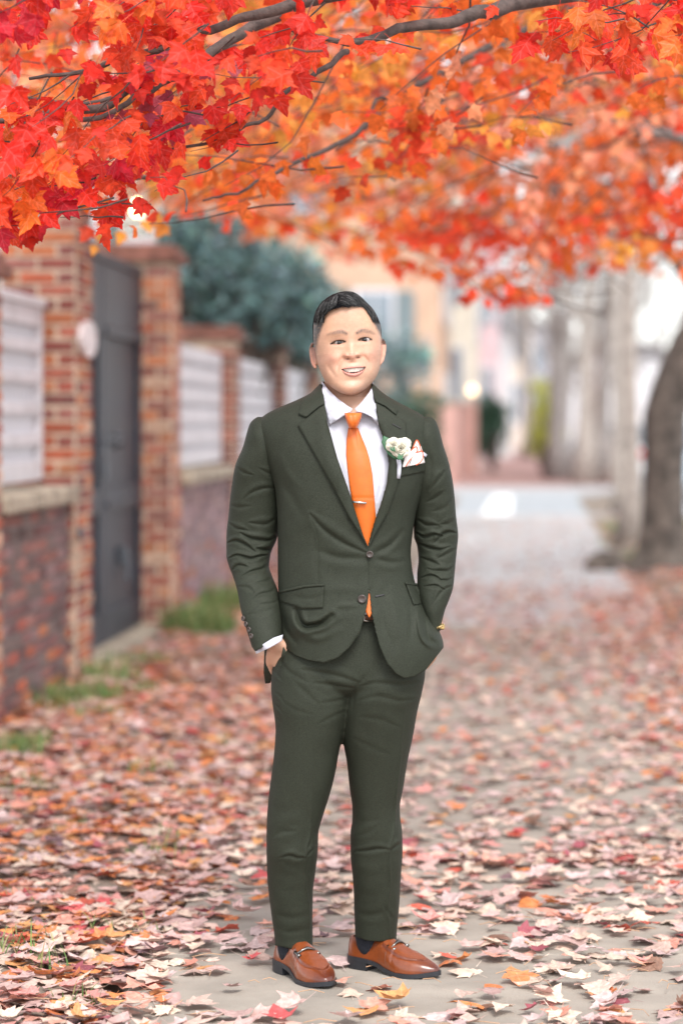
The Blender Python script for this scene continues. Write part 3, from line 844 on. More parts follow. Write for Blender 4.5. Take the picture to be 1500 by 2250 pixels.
def patch(name, poly, depth, mat_, step=4.0, thick=.003, parent=None, smooth=True, disp_pts=None, round_edge=0.0):
    """a piece of cloth cut to an outline and laid at depth(px, py); the thickness goes away from the camera"""
    P = np.asarray(poly, float); out = []
    for i in range(len(P)):
        a, b = P[i], P[(i + 1) % len(P)]; n = max(1, int(np.hypot(*(b - a)) / step))
        for k in range(n): out.append(a + (b - a) * k / n)
    B = np.array(out)
    gx, gy = np.meshgrid(np.arange(P[:, 0].min(), P[:, 0].max(), step), np.arange(P[:, 1].min(), P[:, 1].max(), step * .87))
    gx = gx + (np.arange(gx.shape[0])[:, None] % 2) * step * .5
    d, _, _, _ = seg_near(P, gx, gy, True)
    m = inside(P, gx, gy) & (d > step * .55)
    I = np.stack([gx[m], gy[m]], -1)
    A = np.vstack([B, I])
    r = delaunay_2d_cdt([Vector((float(a[0]), float(a[1]))) for a in A], [(i, (i + 1) % len(B)) for i in range(len(B))], [list(range(len(B)))], 1, 1e-4)
    V = np.array([(v.x, v.y) for v in r[0]]); Fc = [f for f in r[2]]
    Y = depth(V[:, 0], V[:, 1])
    if round_edge > 0:
        d, _, _, _ = seg_near(P, V[:, 0], V[:, 1], True)
        Y = Y + round_edge * np.exp(-d / 3.0)
    w = Wn(V[:, 0], V[:, 1], Y); n = len(w)
    tri = np.array([f for f in Fc if len(f) == 3], int)
    # front + back + rim
    from collections import Counter
    e = Counter()
    for f in tri:
        for k in range(3): e[(f[k], f[(k + 1) % 3])] += 1
    rim = [(a, b) for (a, b) in e if (b, a) not in e]
    back = w.copy(); back[:, 1] += thick
    quads = np.array([(a, b, b + n, a + n) for a, b in rim], int)
    me = mesh_np(name, np.vstack([w, back]), [tri, tri[:, ::-1] + n, quads], mat_, smooth)
    bm = bmesh.new(); bm.from_mesh(me); bmesh.ops.recalc_face_normals(bm, faces=bm.faces); bm.to_mesh(me); bm.free()
    # keep the rim crisp
    return child(name, me, parent if parent is not None else man)

def idw(pts):
    """depth interpolated between given (px, py, Y) points"""
    A = np.asarray(pts, float)
    def f(px, py):
        d = (px[..., None] - A[:, 0]) ** 2 + (py[..., None] - A[:, 1]) ** 2 + .5
        w = d ** -1.5
        return (w * A[:, 2]).sum(-1) / w.sum(-1)
    return f

# ---------------------------------------------------------------- jacket body
JK = Tube([
    (838, 712, 814, 6.215, .050, .060), (850, 701, 826, 6.21, .062, .075), (864, 682, 842, 6.205, .074, .090), (880, 650, 868, 6.20, .084, .105),
    (896, 612, 898, 6.20, .094, .115), (910, 585, 924, 6.20, .100, .12), (925, 568, 940, 6.20, .106, .125), (945, 562, 948, 6.20, .112, .13),
    (980, 572, 950, 6.20, .122, .13), (1030, 592, 942, 6.20, .132, .13), (1080, 606, 928, 6.20, .134, .125), (1130, 610, 913, 6.20, .130, .12),
    (1180, 611, 905, 6.20, .124, .115), (1215, 611, 902, 6.20, .121, .112), (1250, 611, 905, 6.20, .122, .114), (1290, 612, 914, 6.20, .128, .12),
    (1325, 613, 928, 6.20, .134, .125), (1345, 614, 938, 6.20, .138, .125), (1365, 615, 951, 6.20, .140, .125), (1390, 616, 966, 6.20, .143, .125),
    (1420, 617, 974, 6.20, .145, .125), (1450, 617, 970, 6.20, .146, .125), (1510, 612, 950, 6.20, .148, .125)], 2.35)
J_STROKES = [
    # pull lines that run to the button
    ([(802, 1214), (760, 1196), (712, 1164), (682, 1130)], 11, 4.5, 'f'),
    ([(800, 1228), (748, 1226), (700, 1210)], 10, 2.0, 'v'),
    ([(824, 1216), (858, 1196), (884, 1166)], 8, 3.5, 'v'),
    ([(824, 1228), (862, 1236), (892, 1232)], 8, 2.5, 'v'),
    ([(700, 1130), (690, 1180), (694, 1240), (700, 1290)], 8, 1.6, 'g'),
    ([(676, 1112), (684, 1140), (698, 1190), (698, 1285)], 2.0, 1.2, 'g'),
    ([(882, 1110), (874, 1150), (880, 1200), (892, 1262)], 2.0, 1.0, 'g'),
    ([(628, 1180), (632, 1235), (630, 1292)], 2.0, 0.9, 'g'),
    # chest and armpit
    ([(618, 1060), (640, 1090), (660, 1130)], 13, 4.0, 'g'),
    ([(616, 1000), (632, 1040), (660, 1070)], 11, 2.5, 'r'),
    ([(926, 1040), (914, 1080), (900, 1110)], 10, 3.0, 'g'),
    ([(690, 950), (710, 1000), (735, 1060)], 18, 2.5, 'r'),
    # drape over the hidden hand, viewer's left
    ([(651, 1340), (658, 1364), (674, 1377), (702, 1372), (728, 1354)], 7.5, 11.0, 'v'),
    ([(628, 1330), (640, 1362), (662, 1392), (700, 1402), (745, 1382)], 12, 6.0, 'r'),
    ([(618, 1345), (626, 1380), (650, 1412)], 8, 4.0, 'v'),
    ([(720, 1345), (750, 1330), (788, 1330)], 9, 3.0, 'r'),
    ([(640, 1310), (680, 1316), (712, 1306)], 7, 2.5, 'g'),
    # drape over the hand, viewer's right
    ([(917, 1330), (919, 1370), (926, 1402), (942, 1420)], 6, 8.0, 'r'),
    ([(934, 1345), (936, 1380), (942, 1404), (958, 1414)], 7, 6.0, 'v'),
    ([(900, 1330), (903, 1370), (900, 1410)], 8, 4.0, 'g'),
    ([(858, 1300), (868, 1350), (880, 1400)], 14, 3.5, 'r'),
    ([(830, 1330), (846, 1380), (868, 1430)], 9, 1.8, 'g'),
    # closing edge of the left front
    ([(808, 1196), (808, 1240), (808, 1296)], 2.0, 2.2, 'g'),
    ([(812, 1205), (813, 1240), (812, 1290)], 3.0, 1.2, 'r'),
    ([(700, 1300), (740, 1292), (790, 1296)], 14, 2.0, 'r'),
]
def j_disp(px, py):
    d = strokes_disp(J_STROKES, px, py)
    return d + .0016 * vnoise(px / 38, py / 52, 4) + .0008 * vnoise(px / 15 + py / 40, py / 30, 9)

V_OPEN = [(706, 838), (719, 928), (741, 1007), (767, 1081), (779, 1119), (797, 1175), (808.5, 1201), (812, 1186), (825, 1141), (838, 1104), (850, 1063), (854, 1018), (848, 977), (832, 936), (818, 850), (815, 820), (706, 820)]
HEM = [(811, 1294), (808, 1322), (803, 1345), (790, 1390), (767, 1423), (741, 1446), (711, 1456), (678, 1451), (648, 1440), (624, 1421), (600, 1404), (560, 1404), (560, 1800), (1040, 1800), (1040, 1380), (976, 1416), (973, 1424), (935, 1472), (909, 1487), (887, 1490), (868, 1479), (850, 1457), (835, 1423), (825, 1386), (817, 1349), (813, 1310)]

def masked_tube(tube, nrow, nring, disp, cut_front, cut_back, mat_, name, parent, thick=.003, inset=0.0, snap=3.2):
    V = tube.verts(nrow, nring, inset)
    px, py = to_px(V)
    th = np.arange(nring) / nring * 2 * np.pi
    fr = np.clip(-np.sin(th) * 2.2, 0, 1)[None, :]
    if disp is not None:
        d = disp(px, py) * fr
        V[..., 1] -= d
    Fc = grid_faces(nrow, nring, True)
    P = V.reshape(-1, 3); px, py = to_px(P)
    isf = np.repeat((np.sin(th) < 0.0)[None, :], nrow, 0).ravel()
    ff = isf[Fc].sum(1) >= 2
    cx = px[Fc].mean(1); cy = py[Fc].mean(1)
    keep = np.ones(len(Fc), bool)
    for c in cut_front: keep &= ~(ff & inside(c, cx, cy))
    for c in cut_back: keep &= ~(~ff & inside(c, cx, cy))
    Fk = Fc[keep]
    e = np.sort(np.stack([Fk[:, [0, 1, 2, 3]].ravel(), Fk[:, [1, 2, 3, 0]].ravel()], -1), 1)
    u, cnt = np.unique(e, axis=0, return_counts=True)
    bv = np.unique(u[cnt == 1])
    for c in cut_front:
        b = bv[isf[bv]]
        dd, qx, qy, _ = seg_near(c, px[b], py[b], True)
        m = dd < snap; bb = b[m]
        Y = P[bb, 1]
        P[bb, 0] = (qx[m] - VX) / F * Y; P[bb, 2] = CH - (qy[m] - VY) / F * Y
    used = np.unique(Fk); re = np.full(len(P), -1); re[used] = np.arange(len(used))
    me = mesh_np(name, P[used], re[Fk], mat_, True)
    # outward normals, then thickness inwards
    bm = bmesh.new(); bm.from_mesh(me); bmesh.ops.recalc_face_normals(bm, faces=bm.faces)
    s = sum(1 for f in list(bm.faces)[::97] if (f.normal.y < 0) == (f.calc_center_median().y < 6.2)); t_ = len(list(bm.faces)[::97])
    if s < t_ / 2: bmesh.ops.reverse_faces(bm, faces=bm.faces)
    bm.to_mesh(me); bm.free()
    o = child(name, me, parent)
    if thick:
        m = o.modifiers.new('thickness', 'SOLIDIFY'); m.thickness = thick; m.offset = -1
    return o

BACKCUT = [(500, 1480), (900, 1480), (900, 1415), (1100, 1415), (1100, 1700), (500, 1700)]
jacket = masked_tube(JK, 300, 440, j_disp, [V_OPEN, HEM], [BACKCUT, [(560, 1404), (620, 1404), (620, 1400), (560, 1400)]], M_suit, 'jacket', man)

def jd(off): return lambda px, py: JK.front_px(px, py, off, j_disp)

# lapels and collar
LAP_L = [(713, 889), (700, 897), (673, 919), (654, 934), (663, 950), (674, 969), (704, 1022), (738, 1081), (753, 1110), (767, 1137), (787, 1166), (808, 1202), (797, 1175), (779, 1119), (767, 1081), (741, 1007), (719, 928)]
COL_L = [(704, 842), (690, 856), (661, 885), (655, 910), (672, 917), (699, 895), (713, 887), (709, 865)]
LAP_R = [(825, 885), (845, 895), (870, 914), (892, 927), (893, 962), (888, 1000), (879, 1044), (868, 1081), (850, 1130), (827, 1168), (809, 1203), (812, 1186), (825, 1141), (838, 1104), (850, 1063), (854, 1018), (848, 977), (832, 936)]
COL_R = [(816, 848), (835, 866), (857, 884), (875, 899), (870, 912), (846, 892), (825, 883), (820, 868)]
def lapel_depth(side):
    def f(px, py):
        Y = JK.front_px(px, py, .0065, j_disp)
        edge = V_OPEN[1:7] if side < 0 else V_OPEN[7:14]
        d, _, _, _ = seg_near(edge, px, py)
        Y = Y - .005 * np.exp(-((d - 14) / 16) ** 2) + .004 * np.exp(-d / 3)      # the roll of the fold
        return Y
    return f
patch('lapel', LAP_L, lapel_depth(-1), M_suit, 4, .003, jacket)
patch('lapel', LAP_R, lapel_depth(1), M_suit, 4, .003, jacket)
patch('collar', COL_L, jd(.006), M_suit, 4, .004, jacket)
patch('collar', COL_R, jd(.006), M_suit, 4, .004, jacket)
# lapel buttonhole, lower buttonhole
patch('buttonhole', [(862, 930), (881, 940), (880, 943), (861, 933)], lambda a, b: lapel_depth(1)(a, b) - .001, M_lining, 3, .002, jacket)
patch('buttonhole', [(823, 1309), (844, 1305), (844, 1309), (824, 1313)], jd(.001), M_lining, 3, .002, jacket)
# pocket flaps and breast pocket
patch('pocket_flap', [(614, 1303), (640, 1297), (670, 1290), (711, 1287), (709, 1335), (690, 1337), (659, 1338), (645, 1330), (614, 1322)], jd(.0045), M_suit, 4, .003, jacket)
patch('pocket_welt', [(614, 1298), (640, 1292), (670, 1285), (712, 1283), (711, 1288), (670, 1291), (640, 1298), (614, 1304)], jd(.0065), M_suit, 3, .002, jacket)
patch('pocket_flap', [(892, 1284), (916, 1286), (923, 1305), (931, 1326), (909, 1329), (900, 1307)], jd(.006), M_suit, 3, .003, jacket)
patch('pocket_welt', [(890, 1279), (916, 1282), (917, 1287), (892, 1285)], jd(.0075), M_suit, 3, .002, jacket)
patch('breast_pocket', [(884, 1025), (933, 1016), (937, 1036), (876, 1048)], jd(.003), M_suit, 4, .002, jacket)

def button(px, py, Y, r, parent, n=(0, -1, 0), tilt=0):
    c = W(px, py, Y); mb = MB()
    nrm = Vector(n).normalized(); a = nrm.orthogonal().normalized(); b = nrm.cross(a)
    prof = [(r * .0, .0012), (r * .62, .0012), (r * .78, .0026), (r, .0018), (r, -.0015)]
    rings = []
    for rr, h in prof[1:]:
        rings.append([mb.bm.verts.new(c + nrm * h + (a * math.cos(k * math.pi / 9) + b * math.sin(k * math.pi / 9)) * rr) for k in range(18)])
    cc = mb.bm.verts.new(c + nrm * .0012)
    for k in range(18): mb.bm.faces.new((cc, rings[0][k], rings[0][(k + 1) % 18]))
    for i in range(len(rings) - 1):
        for k in range(18): mb.bm.faces.new((rings[i][k], rings[i + 1][k], rings[i + 1][(k + 1) % 18], rings[i][(k + 1) % 18]))
    o = child('button', mb.mesh('button', M_button, True), parent)
    return o
def jy(px, py, off=0.003): return float(JK.front_px(np.array([float(px)]), np.array([float(py)]), off, j_disp)[0])
button(812, 1218, jy(812, 1218, .006), .0088, jacket)
button(795, 1316, jy(795, 1316, .005), .0108, jacket)

# back skirt of the jacket showing below the sleeve
BKS = [(581, 1424), (579, 1478), (583, 1502), (594, 1501), (600, 1480), (612, 1455), (640, 1440), (640, 1400), (600, 1400)]
patch('jacket_skirt', BKS, idw([(580, 1424, 6.29), (580, 1502, 6.30), (600, 1470, 6.27), (640, 1400, 6.26), (640, 1440, 6.26)]), M_suit, 5, .004, jacket)

# ---------------------------------------------------------------- sleeves
SL = Tube([(916, 566, 592, 6.20, .02, .02), (921, 558, 600, 6.20, .035, .035), (930, 550, 609, 6.20, .048, .048), (947, 544, 615, 6.20, .058, .06), (980, 535, 619, 6.205, .066, .068), (1025, 517, 620, 6.215, .070, .07),
    (1081, 508, 620, 6.23, .068, .07), (1137, 502, 616, 6.24, .064, .066), (1178, 498, 610, 6.245, .062, .062), (1219, 498, 594, 6.235, .058, .060), (1245, 504, 591, 6.225, .057, .058), (1262, 511, 596, 6.215, .056, .056), (1298, 522, 610, 6.19, .055, .054),
    (1337, 529, 618, 6.165, .053, .052), (1363, 536, 619, 6.15, .050, .050), (1396, 546, 620, 6.135, .047, .047), (1440, 560, 626, 6.12, .044, .044)], 2.15)
SR = Tube([(916, 925, 947, 6.20, .02, .02), (921, 917, 953, 6.20, .033, .033), (930, 911, 959, 6.20, .046, .046), (950, 906, 966, 6.20, .056, .058), (977, 903, 973, 6.205, .064, .066), (1018, 902, 986, 6.215, .068, .07), (1051, 901, 993, 6.22, .068, .07), (1100, 904, 999, 6.235, .064, .066),
    (1130, 908, 1001, 6.24, .062, .064), (1178, 909, 1006, 6.25, .062, .062), (1200, 916, 1004, 6.25, .060, .060), (1230, 919, 1001, 6.245, .058, .058), (1262, 916, 998, 6.235, .056, .056), (1290, 916, 995, 6.22, .055, .054), (1318, 920, 986, 6.21, .053, .052),
    (1341, 926, 977, 6.205, .050, .050), (1365, 934, 971, 6.205, .046, .046), (1385, 940, 967, 6.205, .043, .043)], 2.15)
z2 = lambda pts: [(480 + x / 2.679, 820 + y / 2.679) for x, y in pts]
SL_ST = [
    (z2([(100, 545), (150, 585), (205, 600)]), 6, 2.5, 'f'), (z2([(360, 600), (300, 590), (240, 560)]), 7, 3.0, 'f'),
    (z2([(360, 680), (290, 675), (200, 700), (150, 740)]), 7, 3.5, 'f'), (z2([(70, 770), (120, 790), (190, 780)]), 7, 2.0, 'f'),
    (z2([(345, 850), (270, 890), (180, 880)]), 8, 3.5, 'f'), (z2([(60, 880), (110, 915), (170, 925)]), 6, 3.5, 'f'),
    (z2([(350, 950), (290, 985), (200, 975), (130, 940)]), 7, 7.5, 'f'), (z2([(50, 1000), (100, 985), (160, 1010), (215, 1050)]), 6, 7.0, 'f'),
    (z2([(335, 1020), (280, 1040), (225, 1030)]), 6, 6.5, 'f'), (z2([(60, 1090), (110, 1070), (190, 1090), (250, 1075), (300, 1068)]), 5, 7.5, 'f'),
    (z2([(80, 1160), (120, 1130), (175, 1140)]), 6, 5.0, 'f'), (z2([(300, 1110), (260, 1150), (190, 1170), (140, 1195)]), 6, 6.0, 'f'),
    (z2([(325, 1190), (280, 1225), (220, 1235)]), 7, 4.5, 'f'), (z2([(120, 1255), (170, 1260), (210, 1290)]), 7, 3.0, 'f'),
    (z2([(352, 1250), (300, 1290), (250, 1300), (200, 1335)]), 7, 5.0, 'f'), (z2([(360, 1330), (310, 1355), (240, 1360)]), 6, 3.5, 'f'),
    (z2([(175, 1420), (250, 1410), (350, 1370)]), 9, 1.8, 'f'),
    (z2([(200, 330), (240, 400), (250, 520)]), 14, 2.2, 'r'), (z2([(335, 440), (350, 540), (352, 700)]), 8, 3.0, 'g'), (z2([(120, 700), (130, 850), (110, 960)]), 12, 2.0, 'r'),
]
SR_ST = [
    (z2([(1240, 690), (1290, 630), (1345, 560)]), 7, 3.5, 'f'), (z2([(1225, 760), (1280, 730), (1330, 690)]), 7, 3.0, 'f'),
    (z2([(1390, 720), (1330, 790), (1260, 815)]), 9, 2.5, 'f'), (z2([(1170, 860), (1230, 895), (1290, 895)]), 7, 4.0, 'f'), (z2([(1398, 850), (1350, 885), (1310, 890)]), 7, 3.5, 'f'),
    (z2([(1160, 935), (1210, 965), (1270, 950), (1320, 960)]), 5.5, 7.5, 'f'), (z2([(1408, 945), (1360, 935), (1310, 955), (1270, 1000)]), 6, 7.5, 'f'),
    (z2([(1175, 1000), (1230, 1025), (1300, 1040), (1360, 1020)]), 6, 6.5, 'f'), (z2([(1400, 1030), (1350, 1060), (1290, 1090)]), 7, 4.5, 'f'),
    (z2([(1190, 1085), (1240, 1105), (1300, 1130)]), 7, 4.5, 'f'), (z2([(1388, 1130), (1340, 1165), (1270, 1165), (1230, 1150)]), 7, 5.0, 'f'),
    (z2([(1190, 1205), (1250, 1190), (1310, 1215)]), 5, 6.0, 'f'), (z2([(1385, 1195), (1345, 1220), (1290, 1215)]), 5, 5.0, 'f'), (z2([(1205, 1255), (1270, 1250), (1330, 1275)]), 5, 5.5, 'f'),
    (z2([(1378, 1250), (1330, 1270), (1300, 1300), (1270, 1345)]), 6, 4.5, 'f'), (z2([(1235, 470), (1250, 540), (1240, 640)]), 7, 3.0, 'g'), (z2([(1330, 700), (1350, 820), (1330, 900)]), 12, 2.0, 'r'),
]
def sl_disp(px, py): return .85 * strokes_disp(SL_ST, px, py) + .0012 * vnoise(px / 30 + py / 60, py / 25 - px / 50, 14)
def sr_disp(px, py): return .85 * strokes_disp(SR_ST, px, py) + .0012 * vnoise(px / 30 - py / 60, py / 25 + px / 50, 24)
sleeveL = masked_tube(SL, 300, 150, sl_disp, [[(480, 1373), (555, 1423), (560, 1431), (621, 1396), (700, 1380), (700, 1600), (480, 1600)]], [[(480, 1373), (555, 1423), (560, 1431), (621, 1396), (700, 1380), (700, 1600), (480, 1600)]], M_suit, 'sleeve', jacket)
sleeveR = masked_tube(SR, 280, 150, sr_disp, [], [], M_suit, 'sleeve', jacket)
for (bx, by) in [(533, 1359), (539, 1371), (546, 1383), (551, 1397)]:
    button(bx + 1.5, by, float(SL.front_px(np.array([bx + 6.]), np.array([by + 0.]), .0)[0]) + .006, .0068, sleeveL, n=(-.72, -.68, 0))
# armhole seams, as low ridges of their own
def seam(pts, tube, off, parent, disp):
    P = smooth_line(pts, 5)
    Y = tube.front_px(P[:, 0], P[:, 1], off, disp)
    child('seam', MB().tube([W(p[0], p[1], y) for p, y in zip(P, Y)], .0022, 6).mesh('seam', M_suit, True), parent)

# ---------------------------------------------------------------- shirt
def s_disp(px, py):
    return strokes_disp([([(735, 960), (745, 1010), (760, 1060)], 4, 2.0, 'v'), ([(820, 960), (832, 1010), (836, 1060)], 5, 2.5, 'v'), ([(838, 1000), (838, 1050), (828, 1100)], 4, 2.0, 'v'), ([(728, 940), (740, 965)], 4, 1.5, 'v')], px, py) + .0010 * vnoise(px / 16, py / 30, 33)
shirt = masked_tube(JK, 240, 340, s_disp, [[(690, 800), (700, 836), (707, 850), (722, 868), (748, 892), (772, 906), (780, 907), (797, 895), (814, 872), (822, 852), (850, 830), (850, 800)], [(500, 1350), (1100, 1350), (1100, 1700), (500, 1700)]], [[(500, 1400), (1100, 1400), (1100, 1700), (500, 1700)]], M_shirt, 'shirt', man, thick=0, inset=.0125)
# collar band round the neck and two wings
NECKROWS = [(800, 711, 822, 6.215, .064, .070), (840, 710, 821, 6.21, .064, .070), (865, 708, 823, 6.205, .066, .072), (885, 704, 828, 6.20, .070, .075), (910, 696, 836, 6.20, .078, .078)]
NK = Tube(NECKROWS, 2.1)
bandT = Tube([(838, 707.5, 819, 6.214, .0655, .078), (860, 706, 823, 6.208, .069, .080), (890, 702, 829, 6.20, .076, .085)], 2.1)
masked_tube(bandT, 40, 120, None, [[(706, 838), (722, 858), (748, 884), (771, 899), (779, 900), (797, 885), (812, 862), (820, 846), (822, 820), (700, 820)]], [], M_shirt, 'collar_band', shirt, thick=.002)
WL = [(705.5, 837), (709, 868), (716, 903), (724, 934), (742, 922), (757, 912), (771, 904), (774, 898), (762, 891), (742, 876), (722, 857)]
WR = [(819, 847), (812, 860), (797, 880), (786, 892), (779, 898), (783, 904), (800, 908), (817, 917), (832, 937), (829, 905), (824, 870)]
patch('collar_wing', WL, idw([(705.5, 837, jy(706, 838, -.003)), (722, 857, 6.146), (742, 876, 6.13), (762, 891, 6.112), (774, 898, 6.102), (709, 868, jy(709, 868, -.003)), (716, 903, jy(716, 903, -.003)), (724, 934, jy(724, 934, -.003)), (742, 922, 6.082), (757, 912, 6.080), (740, 900, 6.100)]), M_shirt, 4, .003, shirt)
patch('collar_wing', WR, idw([(819, 847, jy(819, 847, -.003)), (812, 860, 6.150), (797, 880, 6.125), (786, 892, 6.108), (779, 898, 6.102), (783, 904, 6.088), (800, 908, 6.082), (817, 917, 6.084), (832, 937, jy(832, 937, -.003)), (829, 905, jy(829, 905, -.003)), (824, 870, jy(824, 870, -.003)), (808, 900, 6.098)]), M_shirt, 4, .003, shirt)
# cuff
patch('cuff', [(559, 1427), (563, 1437), (592, 1424), (619, 1408), (621, 1395), (600, 1402)], idw([(560, 1431, 6.10), (592, 1420, 6.078), (620, 1400, 6.088)]), M_shirt, 3, .012, shirt)

# ---------------------------------------------------------------- tie
TIE = [(765, 940), (761, 965), (760, 999), (763, 1030), (767, 1063), (773, 1100), (780, 1140), (787, 1200), (793, 1300), (800, 1338), (811, 1358), (821, 1338), (827, 1300), (829, 1200), (826, 1141), (823, 1104), (818, 1044), (812, 1010), (804, 984), (794, 960), (786, 940)]
def tie_depth(px, py):
    Y = JK.front_px(px, py, -.004, None)
    cl = np.interp(py, [940, 1000, 1100, 1200, 1340], [775, 783, 798, 807, 811]); hw = np.interp(py, [940, 1000, 1100, 1200, 1340], [11, 24, 26, 21, 14])
    u = np.clip((px - cl) / hw, -1, 1)
    Y = Y + .006 * u * u
    Y = Y + .0045 * np.exp(-((px - 778 - (py - 945) * .15) / 3.2) ** 2) * np.clip((992 - py) / 40, 0, 1)   # dimple
    Y = Y - .004 * np.clip((990 - py) / 50, 0, 1) + .0012 * np.exp(-((py - 1094) / 3) ** 2)
    return Y
tie = patch('tie', TIE, tie_depth, M_tie, 3.2, .004)
patch('tail', [(764, 942), (757, 1000), (762, 1062), (772, 1108), (782, 1108), (775, 1040), (768, 990)], lambda a, b: tie_depth(a, b) + .006, M_tie, 4, .003, tie)
def knot():
    rows = [(907, 757, 795, 6.085, .022, .012), (915, 758, 794, 6.082, .027, .012), (925, 761, 791, 6.080, .027, .012), (935, 764.5, 787, 6.080, .023, .012), (941, 766.5, 784, 6.081, .015, .010)]
    t = Tube(rows, 2.4); V = t.verts(28, 48)
    px, py = to_px(V); V[..., 1] += .002 * np.exp(-((px - 772 - (py - 910) * .2) / 3) ** 2)
    P = V.reshape(-1, 3); n = len(P)
    P = np.vstack([P, V[0].mean(0), V[-1].mean(0)])
    tris = np.array([(n, (k + 1) % 48, k) for k in range(48)] + [(n + 1, 27 * 48 + k, 27 * 48 + (k + 1) % 48) for k in range(48)])
    child('knot', mesh_np('knot', P, [grid_faces(28, 48), tris], M_tie, True), tie)
knot()
ty = float(tie_depth(np.array([790.]), np.array([1104.]))[0])
mb = MB(); a = W(772, 1102.5, ty - .006); b = W(804.5, 1105.5, ty - .006)
mb.tube([a, b], .0032, 8); child('tie_clip', mb.mesh('tie_clip', M_silver, True), man)

# ---------------------------------------------------------------- trousers
TL = Tube([(1420, 612, 780, 6.20, .10, .11), (1464, 599, 786, 6.20, .108, .12), (1509, 596, 781, 6.20, .108, .118), (1550, 600, 771, 6.20, .106, .112), (1599, 606, 758, 6.205, .102, .104), (1650, 603, 745, 6.21, .096, .098), (1700, 597, 736, 6.215, .090, .092),
    (1747, 591, 724, 6.22, .085, .086), (1797, 587, 708, 6.225, .080, .082), (1832, 586, 699, 6.23, .078, .082), (1867, 586, 698, 6.235, .076, .082), (1914, 587, 693, 6.255, .072, .080), (1964, 591, 687, 6.27, .068, .076), (2017, 598, 686, 6.285, .062, .070),
    (2055, 603, 686.5, 6.295, .058, .064), (2094, 606, 687.5, 6.30, .057, .060)], 2.2)
TR = Tube([(1420, 770, 932, 6.20, .10, .11), (1475, 765, 934, 6.20, .106, .118), (1524, 756, 926, 6.205, .106, .114), (1561, 752, 917, 6.215, .104, .108), (1617, 753, 907, 6.23, .098, .100), (1673, 762, 895, 6.245, .092, .094), (1729, 768, 886, 6.26, .086, .088),
    (1776, 774, 878, 6.27, .080, .084), (1800, 774, 879, 6.275, .079, .084), (1826, 770, 883, 6.28, .078, .084), (1873, 770, 884, 6.29, .075, .082), (1929, 775, 880, 6.305, .070, .078), (1987, 778, 877, 6.325, .064, .072), (2053, 780, 871, 6.345, .058, .062), (2072, 781, 870, 6.35, .056, .060)], 2.2)
PV = Tube([(1330, 628, 918, 6.205, .100, .105), (1360, 620, 925, 6.205, .104, .108), (1400, 608, 932, 6.20, .108, .115), (1440, 600, 936, 6.20, .110, .122), (1475, 597, 934, 6.20, .108, .122), (1500, 600, 928, 6.20, .098, .115), (1518, 625, 905, 6.20, .075, .095), (1528, 690, 850, 6.20, .03, .05)], 2.25)
def closed(tube, nrow, nring, inset=0.0):
    V = tube.verts(nrow, nring, inset); P = V.reshape(-1, 3); n = len(P)
    P = np.vstack([P, V[0].mean(0), V[-1].mean(0)]); l = (nrow - 1) * nring
    tris = np.array([(n, (k + 1) % nring, k) for k in range(nring)] + [(n + 1, l + k, l + (k + 1) % nring) for k in range(nring)])
    return P, grid_faces(nrow, nring), tris
def join_closed(parts):
    vs, qs, ts, o = [], [], [], 0
    for P, q, t in parts: vs.append(P); qs.append(q + o); ts.append(t + o); o += len(P)
    return np.vstack(vs), np.vstack(qs), np.vstack(ts)
P_, q_, t_ = join_closed([closed(TL, 120, 64), closed(TR, 120, 64), closed(PV, 50, 90)])
tm = mesh_np('trousers', P_, [q_, t_], None)
bm = bmesh.new(); bm.from_mesh(tm); bmesh.ops.recalc_face_normals(bm, faces=bm.faces); bm.to_mesh(tm); bm.free()
tm = evaluated(tm, [('REMESH', dict(mode='VOXEL', voxel_size=.0036)), ('SMOOTH', dict(factor=.5, iterations=14))])
